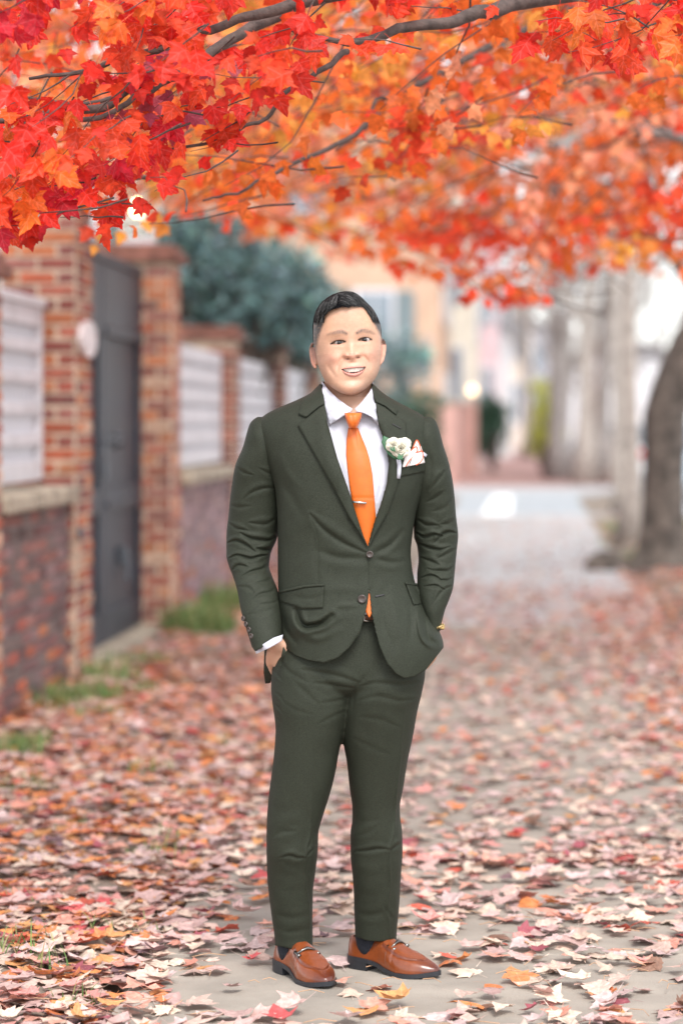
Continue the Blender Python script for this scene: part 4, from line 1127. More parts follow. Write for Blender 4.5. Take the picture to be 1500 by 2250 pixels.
T_ST = [
    # fly and crotch
    ([(815, 1360), (815, 1420), (812, 1470), (805, 1482)], 2.2, 2.0, 'g'), ([(819, 1365), (821, 1430), (818, 1470)], 3.5, 1.2, 'r'),
    ([(806, 1482), (790, 1500), (779, 1520), (772, 1560)], 5, 6.0, 'g'),
    ([(660, 1470), (710, 1478), (760, 1490), (790, 1500)], 9, 6.0, 'f'), ([(690, 1500), (735, 1506), (778, 1512)], 8, 5.5, 'f'), ([(700, 1545), (740, 1540), (776, 1528)], 7, 3.5, 'f'),
    ([(640, 1490), (670, 1520), (700, 1548)], 11, 3.5, 'f'), ([(615, 1450), (640, 1480), (680, 1500)], 9, 4.0, 'f'), ([(700, 1590), (730, 1575), (762, 1560)], 8, 3.0, 'f'),
    ([(790, 1508), (830, 1500), (880, 1505), (925, 1498)], 8, 4.5, 'f'), ([(784, 1540), (830, 1530), (880, 1540), (918, 1535)], 9, 4.0, 'f'), ([(790, 1575), (830, 1580), (880, 1600)], 10, 2.5, 'f'),
    ([(775, 1620), (810, 1640), (860, 1660)], 11, 2.0, 'f'), ([(620, 1540), (650, 1560), (690, 1570)], 8, 2.0, 'f'), ([(600, 1520), (615, 1530), (626, 1550)], 4, 3.0, 'f'), ([(600, 1545), (613, 1556), (622, 1572)], 4, 3.0, 'f'), ([(602, 1575), (614, 1584), (620, 1600)], 4, 2.5, 'f'),
    ([(596, 1466), (606, 1480), (625, 1500)], 4, 3.0, 'f'),
    # left leg knee and shin
    ([(598, 1830), (620, 1822), (650, 1815)], 12, 3.5, 'v'), ([(600, 1838), (622, 1828), (652, 1826)], 8, 4.0, 'f'), ([(616, 1884), (636, 1880), (655, 1885), (672, 1884)], 6.5, 9.0, 'f'), ([(692, 1862), (682, 1872), (670, 1884)], 5, 6.0, 'f'),
    ([(616, 1900), (630, 1912), (650, 1918)], 10, 3.0, 'r'), ([(668, 1884), (680, 1866), (692, 1845)], 5, 4.0, 'r'), ([(602, 1945), (640, 1960), (676, 1950)], 14, 2.0, 'g'), ([(604, 2008), (640, 2018), (682, 2008)], 9, 2.6, 'v'), ([(606, 2040), (640, 2048), (684, 2040)], 7, 1.8, 'v'),
    ([(595, 1770), (630, 1780), (668, 1772)], 16, 2.5, 'g'),
    # right leg knee and shin
    ([(780, 1870), (806, 1869), (832, 1865), (856, 1866)], 7, 8.0, 'f'), ([(884, 1850), (872, 1858), (858, 1868)], 6, 6.0, 'f'), ([(782, 1836), (806, 1830), (832, 1812)], 9, 3.0, 'f'), ([(858, 1862), (870, 1846), (882, 1838)], 6, 6.0, 'r'), ([(780, 1800), (806, 1806), (834, 1796)], 12, 3.5, 'g'),
    ([(785, 1900), (820, 1910), (850, 1900)], 14, 3.0, 'r'), ([(842, 1988), (852, 2004), (862, 2020)], 4, 2.5, 'v'), ([(782, 2005), (810, 2012), (846, 2004)], 9, 3.0, 'v'), ([(866, 1960), (870, 1990), (868, 2030)], 5, 2.5, 'r'), ([(786, 1960), (820, 1968), (850, 1955)], 12, 2.0, 'g'),
    # pressed front creases
    ([(684, 1780), (680, 1830), (671, 1875), (671, 1940), (678, 2000), (681, 2084)], 3.2, 5.0, 'c'), ([(690, 1580), (688, 1680), (684, 1780)], 3.5, 1.6, 'c'),
    ([(878, 1660), (868, 1760), (864, 1830), (853, 1872), (856, 1940), (850, 1990), (856, 2062)], 3.2, 5.0, 'c'), ([(888, 1560), (880, 1640), (872, 1700)], 3.5, 1.6, 'c'),
    # hem stitching
    ([(604, 2031), (640, 2036), (686, 2040)], 1.6, .9, 'g'), ([(781, 2014), (820, 2020), (872, 2014)], 1.6, .9, 'g'),
]
v = get_np(tm); nr = np.empty(len(tm.vertices) * 3, np.float32); tm.vertices.foreach_get('normal', nr); nr = nr.reshape(-1, 3)
px, py = to_px(v)
fr = np.clip(-nr[:, 1] * 2.0 - .1, 0, 1)
d = strokes_disp([(p_, w_, a_ * (1.35 if k_ == 'c' else .46), k_) for p_, w_, a_, k_ in T_ST], px, py) + .0012 * vnoise(px / 26, py / 36, 41)
v += nr * (d * fr)[:, None] * .9
# trim to the hems and to the waist
hemL = [(560, 2069), (604, 2077), (640, 2085), (687, 2089), (730, 2090), (730, 2300), (560, 2300)]
hemR = [(745, 2048), (780, 2058), (806, 2067), (838, 2069), (871, 2065), (900, 2062), (900, 2300), (745, 2300)]
Fq = np.array([tuple(p.vertices) for p in tm.polygons if len(p.vertices) == 4])
px, py = to_px(v); cx = px[Fq].mean(1); cy = py[Fq].mean(1)
keep = ~(inside(hemL, cx, cy) | inside(hemR, cx, cy)) & (cy > 1336)
Fk = Fq[keep]
e = np.sort(np.stack([Fk.ravel(), Fk[:, [1, 2, 3, 0]].ravel()], -1), 1); u_, c_ = np.unique(e, axis=0, return_counts=True); bv = np.unique(u_[c_ == 1])
for hp in (hemL, hemR):
    dd, qx, qy, _ = seg_near(hp, px[bv], py[bv], True); m = dd < 4; b = bv[m]; Y = v[b, 1]
    v[b, 0] = (qx[m] - VX) / F * Y; v[b, 2] = CH - (qy[m] - VY) / F * Y
used = np.unique(Fk); re = np.full(len(v), -1); re[used] = np.arange(len(used))
trousers = child('trousers', mesh_np('trousers', v[used], re[Fk], M_suit, True), man)
m = trousers.modifiers.new('thickness', 'SOLIDIFY'); m.thickness = .0025; m.offset = -1
bpy.data.meshes.remove(tm)
def pvd(off): return lambda px, py: PV.front_px(px, py, off)
belt = patch('belt', [(760, 1342), (860, 1342), (860, 1362), (760, 1362)], pvd(.004), M_belt, 5, .003)
mbk = MB()
c0, c1, c2, c3 = [W(x, y, float(PV.front_px(np.array([x * 1.]), np.array([y * 1.]), .010)[0])) for x, y in ((800, 1343), (818, 1343), (818, 1364), (800, 1364))]
mbk.tube([c1, c0, c3, c2], .0022, 6); child('buckle', mbk.mesh('buckle', M_silver, True), belt)
# pocket edge over the hand
patch('pocket_edge', [(622, 1421), (613, 1464), (618, 1466), (628, 1430)], idw([(622, 1421, 6.095), (613, 1464, 6.105), (628, 1430, 6.085)]), M_suit, 3, .004, trousers)

# ---------------------------------------------------------------- pocket square and buttonhole flower
def jp(px, py, off): return W(px, py, jy(px, py, off))
sq = None
M_sq = mat('pocket_linen', (0.78, 0.72, 0.70), 0.8, 0.04, 40)
petals = [([(884, 1027), (890, 1005), (906, 985), (915, 967), (925, 982), (930, 1003), (933, 1017)], .004, [(906, 985), (915, 967), (920, 974), (925, 992)]),
          ([(884, 1027), (888, 1006), (900, 990), (913, 981), (918, 988), (912, 1000), (900, 1015), (895, 1024)], .009, [(900, 992), (913, 981), (917, 989), (910, 1000), (899, 1012), (891, 1025)]),
          ([(900, 1024), (905, 1006), (916, 993), (927, 991), (930, 1006), (928, 1018)], .013, [(914, 994), (927, 991), (929, 1004), (924, 1014), (914, 1022)])]
for i, (pl, off, edge) in enumerate(petals):
    o = patch('pocket_square' if sq is None else 'fold', pl, jd(off), M_sq, 3, .002, man if sq is None else sq)
    if sq is None: sq = o
    E = smooth_line(edge, 4)
    child('trim', MB().tube([jp(p[0], p[1], off + .001) for p in E], .0014, 5).mesh('trim', M_trim, True), sq)
patch('tab', [(930, 993), (938, 999), (935, 1005), (928, 1000)], jd(.006), M_shirt, 3, .002, sq)

bout = empty('boutonniere', W(874, 990, 6.04)); bout.parent = man; bout.matrix_parent_inverse = pworld(man).inverted()
M_petal = mat('petal', (0.82, 0.78, 0.66), 0.6, 0.05, 30, trans=.15)
M_leafg = mat('rose_leaf', (0.035, 0.13, 0.055), 0.45, 0.15, 40)
def rose(cx, cy, R, seed):
    rr = np.random.default_rng(seed); c = jp(cx, cy, .026); vs = []; fs = []; o = 0
    for ring, (rad, nP, lift, opn) in enumerate([(.22, 3, .95, .1), (.42, 4, .85, .25), (.66, 5, .65, .5), (.90, 6, .40, .85), (1.08, 6, .12, 1.2)]):
        for k in range(nP):
            a0 = 2 * math.pi * (k + .37 * ring) / nP + rr.uniform(-.15, .15); wid = 2 * math.pi / nP * .72
            nu, nv = 7, 6
            for i in range(nu):
                for j in range(nv):
                    u = (i / (nu - 1) - .5) * 2; t = j / (nv - 1)
                    r_ = R * (.12 + (rad - .12) * t ** .8 + .16 * opn * t ** 3) * (1 - .10 * u * u * t)
                    a = a0 + u * wid * (1 - .25 * t ** 2)
                    h = R * (.9 * lift * t - .25 * (1 - t) - .10 * opn * t ** 4) - .18 * R * u * u * t
                    vs.append((c.x + r_ * math.cos(a), c.y - h, c.z + r_ * math.sin(a)))
            for i in range(nu - 1):
                for j in range(nv - 1):
                    fs.append((o + i * nv + j, o + (i + 1) * nv + j, o + (i + 1) * nv + j + 1, o + i * nv + j + 1))
            o += nu * nv
    me = mesh_np('rose', vs, fs, M_petal, True)
    ob = child('rose', me, bout); m_ = ob.modifiers.new('t', 'SOLIDIFY'); m_.thickness = .0007
    return ob
rose(880, 985, .0205, 1); rose(864, 978, .016, 2); rose(889, 975, .013, 3)
patch('leaf', [(842, 957), (856, 964), (868, 985), (872, 1003), (858, 994), (845, 988), (838, 972)], lambda a, b: JK.front_px(a, b, .008, j_disp) - .004 * np.sin((a - 838) / 10), M_leafg, 3, .001, bout)
patch('leaf', [(845, 986), (858, 992), (872, 1003), (876, 1010), (864, 1008), (852, 998)], lambda a, b: JK.front_px(a, b, .012, j_disp), M_leafg, 3, .001, bout)
patch('sepal', [(856, 978), (861, 986), (866, 980), (869, 993), (861, 991), (857, 988)], jd(.040), M_leafg, 3, .001, bout)
patch('sepal', [(872, 1003), (877, 995), (880, 1002), (887, 995), (884, 1006), (888, 1010), (879, 1010), (873, 1011)], jd(.036), M_leafg, 3, .001, bout)
child('stem_wrap', MB().tube([jp(875, 1009, .016), jp(877, 1022, .014), jp(876, 1040, .011), jp(874.5, 1051, .010)], [.0055, .0056, .0052, .0048], 10).mesh('stem_wrap', M_shirt, True), bout)
patch('ribbon_tail', [(867, 1010), (880, 1013), (874, 1022), (871, 1030), (867, 1041), (863, 1028)], jd(.010), M_shirt, 3, .002, bout)

# ---------------------------------------------------------------- shoes
M_shoe, _nt, _b = new_mat('tan_leather')
_at = _nt.nodes.new('ShaderNodeVertexColor'); _at.layer_name = 'tint'
_n2 = _nt.nodes.new('ShaderNodeTexNoise'); _n2.inputs['Scale'].default_value = 25; _n2.inputs['Detail'].default_value = 6
_hs = _nt.nodes.new('ShaderNodeHueSaturation'); _mr = _nt.nodes.new('ShaderNodeMapRange'); _mr.inputs['To Min'].default_value = .72; _mr.inputs['To Max'].default_value = 1.25
_nt.links.new(_n2.outputs['Fac'], _mr.inputs['Value']); _nt.links.new(_mr.outputs[0], _hs.inputs['Value']); _nt.links.new(_at.outputs['Color'], _hs.inputs['Color']); _nt.links.new(_hs.outputs[0], _b.inputs['Base Color'])
_b.inputs['Roughness'].default_value = .30; _b.inputs['Coat Weight'].default_value = .40; _b.inputs['Coat Roughness'].default_value = .14
M_sole = mat('black_sole', (0.022, 0.024, 0.030), 0.5, 0.1, 40)
def shoe(heel, toe, side):
    """side: +1 when the inner side of the foot is to the viewer's right"""
    heel = Vector(heel); toe = Vector(toe); d = (toe - heel); L = d.length; ang = math.atan2(d.y, d.x)
    r = empty('shoe', heel, ang); r.parent = man; r.matrix_parent_inverse = pworld(man).inverted()
    S = np.array([0, .02, .06, .15, .28, .38, .52, .66, .78, .87, .94, .98, 1.0])
    Wd = np.array([.008, .020, .030, .0345, .033, .033, .040, .0475, .044, .0345, .023, .013, .003])
    Tp = np.array([.072, .080, .081, .076, .074, .094, .078, .062, .050, .042, .034, .028, .020])
    Zb = np.array([.030, .030, .030, .030, .028, .024, .014, .009, .009, .011, .014, .016, .017])
    sh = np.array([0, 0, 0, 0, .001, .002, .004, .004, .003, .001, -.001, -.002, -.002]) * side
    s = np.concatenate([np.linspace(0, .06, 12), np.linspace(.06, .94, 110)[1:], np.linspace(.94, 1, 16)[1:]])
    w = hermite(s, S, Wd); tp = hermite(s, S, Tp); zb = hermite(s, S, Zb); yo = hermite(s, S, sh)
    n = 61; th = np.linspace(0, np.pi, n)
    cy = np.sign(np.cos(th)) * np.abs(np.cos(th)) ** .70; cz = np.sin(th) ** .82
    X = np.repeat((s * L)[:, None], n, 1); Y = yo[:, None] + w[:, None] * cy; Zv = zb[:, None] + (tp - zb)[:, None] * cz
    # narrower towards the ankle
    up = cz[None, :] * np.clip((.45 - s) / .1, 0, 1)[:, None]
    Y = yo[:, None] + (Y - yo[:, None]) * (1 - .16 * up)
    # apron seam: a U on the vamp
    uu = (Y - yo[:, None]) / w[:, None]; ss = s[:, None]
    ua = .74 * np.sqrt(np.clip(1 - np.clip((ss - .60) / .27, 0, 1) ** 2.4, 0, 1))
    dist = np.where(ss > .44, (np.abs(uu) - ua) * w[:, None], 1)
    dist = np.where(ss > .87, np.maximum(np.abs(uu) * w[:, None], 0) + (ss - .87) * L, dist)
    Zv = Zv + np.where(ss > .44, .0022 * np.exp(-((dist + .0022) / .0018) ** 2) - .0026 * np.exp(-((dist - .0015) / .0016) ** 2), 0)
    # strap over the instep
    strap = np.clip(1 - np.abs((ss - .545) / .040) ** 4, 0, 1) * np.clip((np.abs(uu) - .25) / .2, 0, 1) * np.clip((Zv - .022) / .012, 0, 1)
    Zv = Zv + .0018 * strap; Y = Y + uu * .0020 * strap
    Zv = Zv + .0006 * vnoise(ss * 26 + 0 * Y, Y * 90, 5) * (ss > .5)
    V = np.stack([X, Y, Zv], -1)
    col = np.zeros(V.shape); base = np.array([.20, .046, .011]); dark = np.array([.075, .014, .007])
    k = np.clip((ss - .80) / .14, 0, 1) * .80 + np.exp(-(dist / .0028) ** 2) * .6 * (ss > .44) + .35 * np.clip((.06 - ss) / .06, 0, 1) + np.zeros_like(Y)
    k = np.clip(k + .10 * vnoise(ss * 14, Y * 60, 8), 0, 1)[..., None]
    col[:] = base * (1 - k) + dark * k
    Fc = grid_faces(len(s), n, False)
    cs = s[Fc // n].mean(1); cu = np.abs(uu.ravel()[Fc]).mean(1); czv = np.broadcast_to(cz[None, :], X.shape).ravel()[Fc].mean(1)
    op = (cs > .055) & (cs < .385) & (czv > .955 - .07 * np.clip((cs - .1) / .2, 0, 1))
    me = mesh_np('upper', V.reshape(-1, 3), Fc[~op], M_shoe, True, col.reshape(-1, 3))
    bm = bmesh.new(); bm.from_mesh(me); bmesh.ops.recalc_face_normals(bm, faces=bm.faces)
    if sum(1 for f in bm.faces if f.normal.z > 0) < len(bm.faces) / 2: bmesh.ops.reverse_faces(bm, faces=bm.faces)
    bm.to_mesh(me); bm.free()
    up_ = link('upper', me, r); m_ = up_.modifiers.new('t', 'SOLIDIFY'); m_.thickness = .0028; m_.offset = -1
    # sole and heel block
    def slab(a0, a1, z0f, z1f, grow, name, m=24):
        q = np.linspace(a0, a1, 60); ww = np.interp(q, s, w) + grow; ww = np.where(q <= .001, .012, ww); yy = np.interp(q, s, yo)
        zz = np.interp(q, s, zb)
        top = [(q[i] * L + (grow if i == 59 else 0) - (grow if i == 0 else 0), yy[i], zz[i]) for i in range(60)]
        vs = []; 
        for i in range(60):
            x, y, z = top[i]
            z1 = z1f(z, q[i]); z0 = z0f(z, q[i])
            vs += [(x, y - ww[i], z1), (x, y + ww[i], z1), (x, y + ww[i] * .99, z0), (x, y - ww[i] * .99, z0)]
        vs = np.array(vs); fs = []
        for i in range(59):
            for k_ in range(4):
                fs.append((i * 4 + k_, i * 4 + (k_ + 1) % 4, (i + 1) * 4 + (k_ + 1) % 4, (i + 1) * 4 + k_))
        fs += [(0, 1, 2, 3), (236, 239, 238, 237)]
        mm = mesh_np(name, vs, fs, M_sole, False)
        bm = bmesh.new(); bm.from_mesh(mm); bmesh.ops.recalc_face_normals(bm, faces=bm.faces); bm.to_mesh(mm); bm.free()
        link(name, mm, r)
    slab(0, 1, lambda z, q: z - .008 if q < .62 else max(0.0, z - .009), lambda z, q: z + .0025, .0035, 'sole')
    slab(0.0, .27, lambda z, q: .0, lambda z, q: z - .008, .002, 'heel')
    # horsebit
    mb = MB(); zt = float(np.interp(.545, s, tp)) + .0055; xs = .545 * L; wr = .027
    mb.tube([(xs, -wr, zt - .012), (xs + .002, -.013, zt - .003), (xs, 0, zt), (xs + .002, .013, zt - .003), (xs, wr, zt - .012)], [.0036, .0030, .0046, .0030, .0036], 8)
    for sg in (-1, 1):
        mb.tube([(xs - .012, sg * wr, zt - .011), (xs - .004, sg * (wr + .001), zt - .0125), (xs + .004, sg * (wr + .001), zt - .0145), (xs + .012, sg * wr, zt - .016)], [.0058, .0036, .0036, .0058], 8)
    link('horsebit', mb.mesh('horsebit', M_gun, True), r)
    # sock
    mb = MB(); mb.tube([(.24 * L, 0, .035), (.23 * L, 0, .060), (.215 * L, 0, .085), (.20 * L, 0, .17)], [.031, .036, .037, .037], 24)
    link('sock', mb.mesh('sock', M_sock, True), r)
    return r
shoe(( -.613, 6.345, 0), (-.467, 6.112, 0), 1)
shoe(( -.432, 6.385, 0), (-.197, 6.228, 0), -1)
# ---------------------------------------------------------------- body under the clothes, head, hands: one skin
def capsule(p0, p1, r0, r1, n=14):
    p0, p1 = np.array(p0, float), np.array(p1, float); d = p1 - p0; L = np.linalg.norm(d); d = d / L
    a = np.cross(d, [0.3, 1, .2]); a /= np.linalg.norm(a); b = np.cross(d, a)
    rows = []
    for t in np.linspace(-np.pi / 2, 0, 5)[1:]: rows.append((p0 + d * r0 * np.sin(t), r0 * np.cos(t)))
    for t in np.linspace(0, np.pi / 2, 5)[:-1]: rows.append((p1 + d * r1 * np.sin(t), r1 * np.cos(t)))
    th = np.arange(n) / n * 2 * np.pi
    V = np.stack([c + r * (np.cos(th)[:, None] * a + np.sin(th)[:, None] * b) for c, r in rows])
    m = len(rows); P = V.reshape(-1, 3); k = len(P)
    P = np.vstack([P, p0 - d * r0, p1 + d * r1]); l = (m - 1) * n
    tris = np.array([(k, (j + 1) % n, j) for j in range(n)] + [(k + 1, l + j, l + (j + 1) % n) for j in range(n)])
    return P, grid_faces(m, n), tris
def solid(parts, vox, smooth_it, fac=.5):
    P_, q_, t_ = join_closed(parts); me = mesh_np('s', P_, [q_, t_], None)
    bm = bmesh.new(); bm.from_mesh(me); bmesh.ops.recalc_face_normals(bm, faces=bm.faces); bm.to_mesh(me); bm.free()
    r = evaluated(me, [('REMESH', dict(mode='VOXEL', voxel_size=vox)), ('SMOOTH', dict(factor=fac, iterations=smooth_it))])
    bpy.data.meshes.remove(me); return r
def w3(px, py, Y): return tuple(W(px, py, Y))
def hand(wrist, d, n_, sz=1.0, mirror=1):
    """wrist point, direction of the fingers, palm normal; five bent fingers"""
    w = np.array(wrist, float); d = np.array(d, float); d /= np.linalg.norm(d); n = np.array(n_, float); n -= d * (n @ d); n /= np.linalg.norm(n)
    s = np.cross(d, n) * mirror; out = []
    for k in range(4):
        o = (k - 1.5) * .020 * sz
        a = w + d * .015 + s * o * .6; b = w + d * .085 * sz + s * o
        out.append(capsule(a, b, .0145 * sz, .0115 * sz, 10))
        L = [.040, .045, .042, .033][k] * sz; q = b; dd = d.copy()
        for j in range(3):
            dd = dd + n * .22; dd /= np.linalg.norm(dd); e = q + dd * L * [1, .62, .5][j]
            out.append(capsule(q, e, (.0095 - .0010 * j) * sz, (.0088 - .0012 * j) * sz, 9)); q = e
    t0 = w + d * .02 - s * .022; t1 = t0 + (d * .7 - s * .6 + n * .3) * .042; t2 = t1 + (d * .9 - s * .25 + n * .3) * .032; t3 = t2 + (d + n * .3) * .025
    out += [capsule(t0, t1, .016, .0125, 10), capsule(t1, t2, .0115, .0100, 10), capsule(t2, t3, .0100, .0080, 10)]
    return out
JB = Tube([r_ for r_ in JK.R if 905 < r_[0] < 1335], 2.35); TLb = Tube([r_ for r_ in TL.R if r_[0] < 2000], 2.2); TRb = Tube([r_ for r_ in TR.R if r_[0] < 1990], 2.2); PVb = Tube([r_ for r_ in PV.R if 1350 < r_[0] < 1510], 2.25)
body_parts = [closed(JB, 60, 60, .036), capsule(w3(766, 1290, 6.2), w3(766, 1420, 6.2), .085, .085, 24), closed(PVb, 30, 60, .03), closed(TLb, 60, 40, .022), closed(TRb, 60, 40, .022), capsule(w3(645, 1960, 6.275), (-.585, 6.30, .07), .036, .028), capsule(w3(827, 1950, 6.325), (-.385, 6.355, .07), .036, .028)]
body_parts += [capsule(w3(583, 970, 6.21), w3(547, 1205, 6.24), .040, .030), capsule(w3(547, 1205, 6.24), w3(590, 1392, 6.135), .030, .025), capsule(w3(590, 1392, 6.135), w3(607, 1416, 6.135), .025, .022)]
body_parts += [capsule(w3(935, 970, 6.215), w3(959, 1200, 6.25), .040, .030), capsule(w3(959, 1200, 6.25), w3(952, 1368, 6.205), .030, .024)]
body_parts += hand(w3(607, 1412, 6.135), (0.42, .26, -.9), (.3, 1, .1), .92, 1) + hand(w3(950, 1372, 6.205), (-.62, -.05, -1), (-.3, 1, .1), .92, -1)
body_parts += [capsule((-.575, 6.29, .045), (-.50, 6.16, .030), .020, .014), capsule((-.375, 6.355, .045), (-.27, 6.275, .030), .020, .014)]
low = solid(body_parts, .0055, 3, .4)

HD = Tube([(650, 748, 778, 6.205, .040, .06), (653, 740, 784, 6.205, .052, .075), (659, 727, 794, 6.205, .070, .090), (666, 715, 803, 6.205, .080, .100), (676, 704, 815, 6.205, .088, .106), (690, 695.5, 825, 6.205, .093, .110), (703, 691.5, 831, 6.205, .095, .112), (718, 689, 835.5, 6.205, .096, .112), (735, 688.5, 837, 6.205, .096, .110), (750, 689.5, 838, 6.205, .095, .108),
    (780, 695, 838, 6.205, .094, .100), (800, 698.5, 836, 6.20, .092, .090), (820, 706, 830, 6.19, .088, .075), (836, 714, 821, 6.18, .080, .066), (848, 725, 810, 6.168, .070, .055), (858, 738, 799, 6.155, .056, .045), (865, 753, 786, 6.145, .042, .038), (868, 765, 776, 6.14, .025, .025)], 2.25)
neck_t = Tube([(800, 714, 819, 6.225, .058, .066), (830, 713, 818, 6.222, .056, .066), (860, 712, 819, 6.218, .058, .068), (890, 709, 822, 6.21, .066, .070), (930, 690, 845, 6.205, .080, .075), (960, 680, 860, 6.20, .075, .07)], 2.1)
def ear(cx, cy, sg):
    out = []
    pts = [(cx + sg * 3, cy - 22), (cx + sg * 0, cy - 26), (cx - sg * 5, cy - 24), (cx - sg * 8.5, cy - 14), (cx - sg * 8, cy - 2), (cx - sg * 6, cy + 10), (cx - sg * 3, cy + 20), (cx + sg * 2, cy + 27)]
    Y = [6.20, 6.205, 6.213, 6.218, 6.216, 6.208, 6.20, 6.19]
    q = [w3(p[0], p[1], y) for p, y in zip(pts, Y)]
    for a, b in zip(q[:-1], q[1:]): out.append(capsule(a, b, .0044, .0044, 8))
    out.append(capsule(w3(cx + sg * 1, cy - 14, 6.208), w3(cx + sg * 2, cy + 20, 6.200), .0058, .0055, 8))
    out.append(capsule(w3(cx - sg * 2, cy - 12, 6.216), w3(cx + sg * 1, cy + 14, 6.206), .0052, .0050, 8))
    return out
hi = solid([closed(HD, 110, 90), closed(neck_t, 50, 70)] + ear(691, 780, 1) + ear(836.5, 772, -1), .00165, 5, .45)
v = get_np(hi); nr = np.empty(len(hi.vertices) * 3, np.float32); hi.vertices.foreach_get('normal', nr); nr = nr.reshape(-1, 3).astype(float)
px, py = to_px(v); fr = np.clip(-nr[:, 1] * 1.8 - .15, 0, 1)
# the head leans a touch: work in a frame turned by that much
ROLL = math.atan2(-4.5, 57.0); cX, cY = 772.0, 762.0
def face_xy(px, py):
    dx, dy = px - cX, py - cY
    return dx * math.cos(-ROLL) - dy * math.sin(-ROLL), dx * math.sin(-ROLL) + dy * math.cos(-ROLL)
fx, fy = face_xy(px, py)                # px to the right of and below the point between the eyes and the nose tip
G = lambda x0, y0, sx, sy: np.exp(-((fx - x0) / sx) ** 2 - ((fy - y0) / sy) ** 2)
EL, ER = (-29.0, -10.8), (30.5, -12.6)   # the eyes
d = np.zeros(len(v))
d += -.0060 * (G(-28, -12, 19, 10) + G(29, -12, 18, 10))                       # sockets
d += .0026 * (G(-30, -32, 22, 8) + G(31, -31, 20, 8))                          # brow
d += .0016 * (G(-28.5, -18, 15, 4.5) + G(28.5, -19, 15, 4.5))                  # upper lids
d += .0016 * (G(-28, -3, 15, 4) + G(28, -4, 14, 4))                            # lower lids, smiling
nw = np.interp(fy, [-18, 0, 12, 20, 25], [12, 11.5, 12, 12.5, 11])
nh = np.interp(fy, [-30, -18, -9, 5, 14, 20, 24.5, 29, 35], [0, .0020, .0042, .0095, .0160, .0168, .0130, .0060, 0])
d += nh * np.exp(-(fx / nw) ** 2 * 1.1)
d += .0100 * (G(-14, 17.5, 6.0, 6.0) + G(15.5, 17.5, 6.0, 6.0))                    # nostril wings
d += -.0050 * (G(-9.5, 26, 3.4, 2.2) + G(12, 25, 3.4, 2.2))                 # nostrils
d += .0082 * (G(-40, 20, 15, 13) + G(41, 18, 14, 13))                          # smiling cheeks
d += .0055 * G(1, 50, 32, 22)                                                  # mouth mound
def crease(pts, w, a):
    dd, _, _, t = seg_near(smooth_line(pts), fx, fy); return a * np.exp(-(dd / w) ** 2) * np.sin(np.pi * np.clip(t * .9 + .05, 0, 1)) ** .5
d += crease([(-17, 18), (-25, 27), (-31, 38), (-35, 50)], 4.4, -.0036) + crease([(18, 18), (27, 26), (34, 37), (37, 47)], 4.4, -.0036)
d += crease([(-55, 36), (-49, 50), (-41, 62)], 5, -.0030) + crease([(50, 34), (50, 50), (44, 62)], 5, -.0020)
d += .0042 * G(-1, 90, 20, 11) - .0022 * G(0, 74, 18, 5)                        # chin and the dip over it
d += -.0025 * (G(-62, -40, 14, 26) + G(60, -40, 12, 26))                       # temples
# mouth: upper lip, lower lip, opening
mx = np.array([-25.5, -18.5, -9, 1.5, 11, 20, 27.5])
up_top = np.array([47.2, 45, 42.8, 43.2, 42.6, 44.6, 46.8]); up_bot = np.array([47.6, 47.4, 46.9, 47.0, 46.8, 47.0, 47.2]); lo_top = np.array([48.0, 53.5, 57.0, 58.2, 57.0, 53.3, 47.6]); lo_bot = np.array([48.4, 58.5, 65, 67.3, 65, 58.5, 48.0])
ut, ub, lt, lb = [np.interp(fx, mx, a) for a in (up_top, up_bot, lo_top, lo_bot)]
inm = (fx > -25.2) & (fx < 27.2)
op = inm & (fy > ub) & (fy < lt)
lipu = inm & (fy >= ut - .5) & (fy <= ub); lipl = inm & (fy >= lt) & (fy <= lb + .5)
q = np.clip((fy - ut) / np.maximum(ub - ut, .5), 0, 1); d += np.where(lipu, .0022 * np.sin(np.pi * q), 0)
q = np.clip((fy - lt) / np.maximum(lb - lt, .5), 0, 1); d += np.where(lipl, .0036 * np.sin(np.pi * q), 0)
d = np.where(op & (fr > .2), d - .013, d)
# eye slits
def slit(cx, cy, a0, hw, hu, hl, tilt):
    u = (fx - cx) / hw; mid = cy + tilt * u
    top = mid - hu * np.clip(1 - np.abs(u) ** 2.2, 0, 1); bot = mid + hl * np.clip(1 - np.abs(u) ** 2.0, 0, 1)
    return (np.abs(u) < 1) & (fy > top) & (fy < bot), u, top, bot
sl1 = slit(EL[0], EL[1], 0, 16.0, 4.6, 2.6, -1.2); sl2 = slit(ER[0], ER[1], 0, 14.5, 4.5, 2.6, .6)
for s_ in (sl1, sl2): d = np.where(s_[0] & (fr > .2), d - .0075, d)
v2 = v.copy(); v2[:, 1] -= d * np.where(fr > 0, np.clip(fr * 1.3, 0, 1), 0)
# ---- skin colour: its own tones, plus shade painted on jaw and nostrils
base = np.array([.52, .300, .200]); C = np.tile(base, (len(v), 1))
def blend(mask, col, k=1.0):
    global C
    m = np.clip(mask * k, 0, 1)[:, None]; C = C * (1 - m) + np.array(col) * m
blend(G(-44, 24, 20, 16) + G(44, 22, 19, 16), (.60, .28, .205), .55)
blend(G(0, 20, 16, 9), (.60, .28, .21), .5)
blend(G(-28, -3, 16, 5) + G(28, -4, 15, 5), (.53, .31, .23), .5)
blend(np.exp(-((fx - 3) / 34) ** 2 - ((fy - 40) / 5) ** 2), (.50, .33, .26), .30)
blend(np.exp(-((fx - 4) / 26) ** 2 - ((fy - 84) / 16) ** 2), (.53, .36, .28), .35)
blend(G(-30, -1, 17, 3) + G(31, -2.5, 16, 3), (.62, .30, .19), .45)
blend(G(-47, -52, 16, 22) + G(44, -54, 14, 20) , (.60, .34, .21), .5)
blend(G(-20, 14, 5, 9) + G(23, 16, 7, 9), (.60, .29, .20), .28)
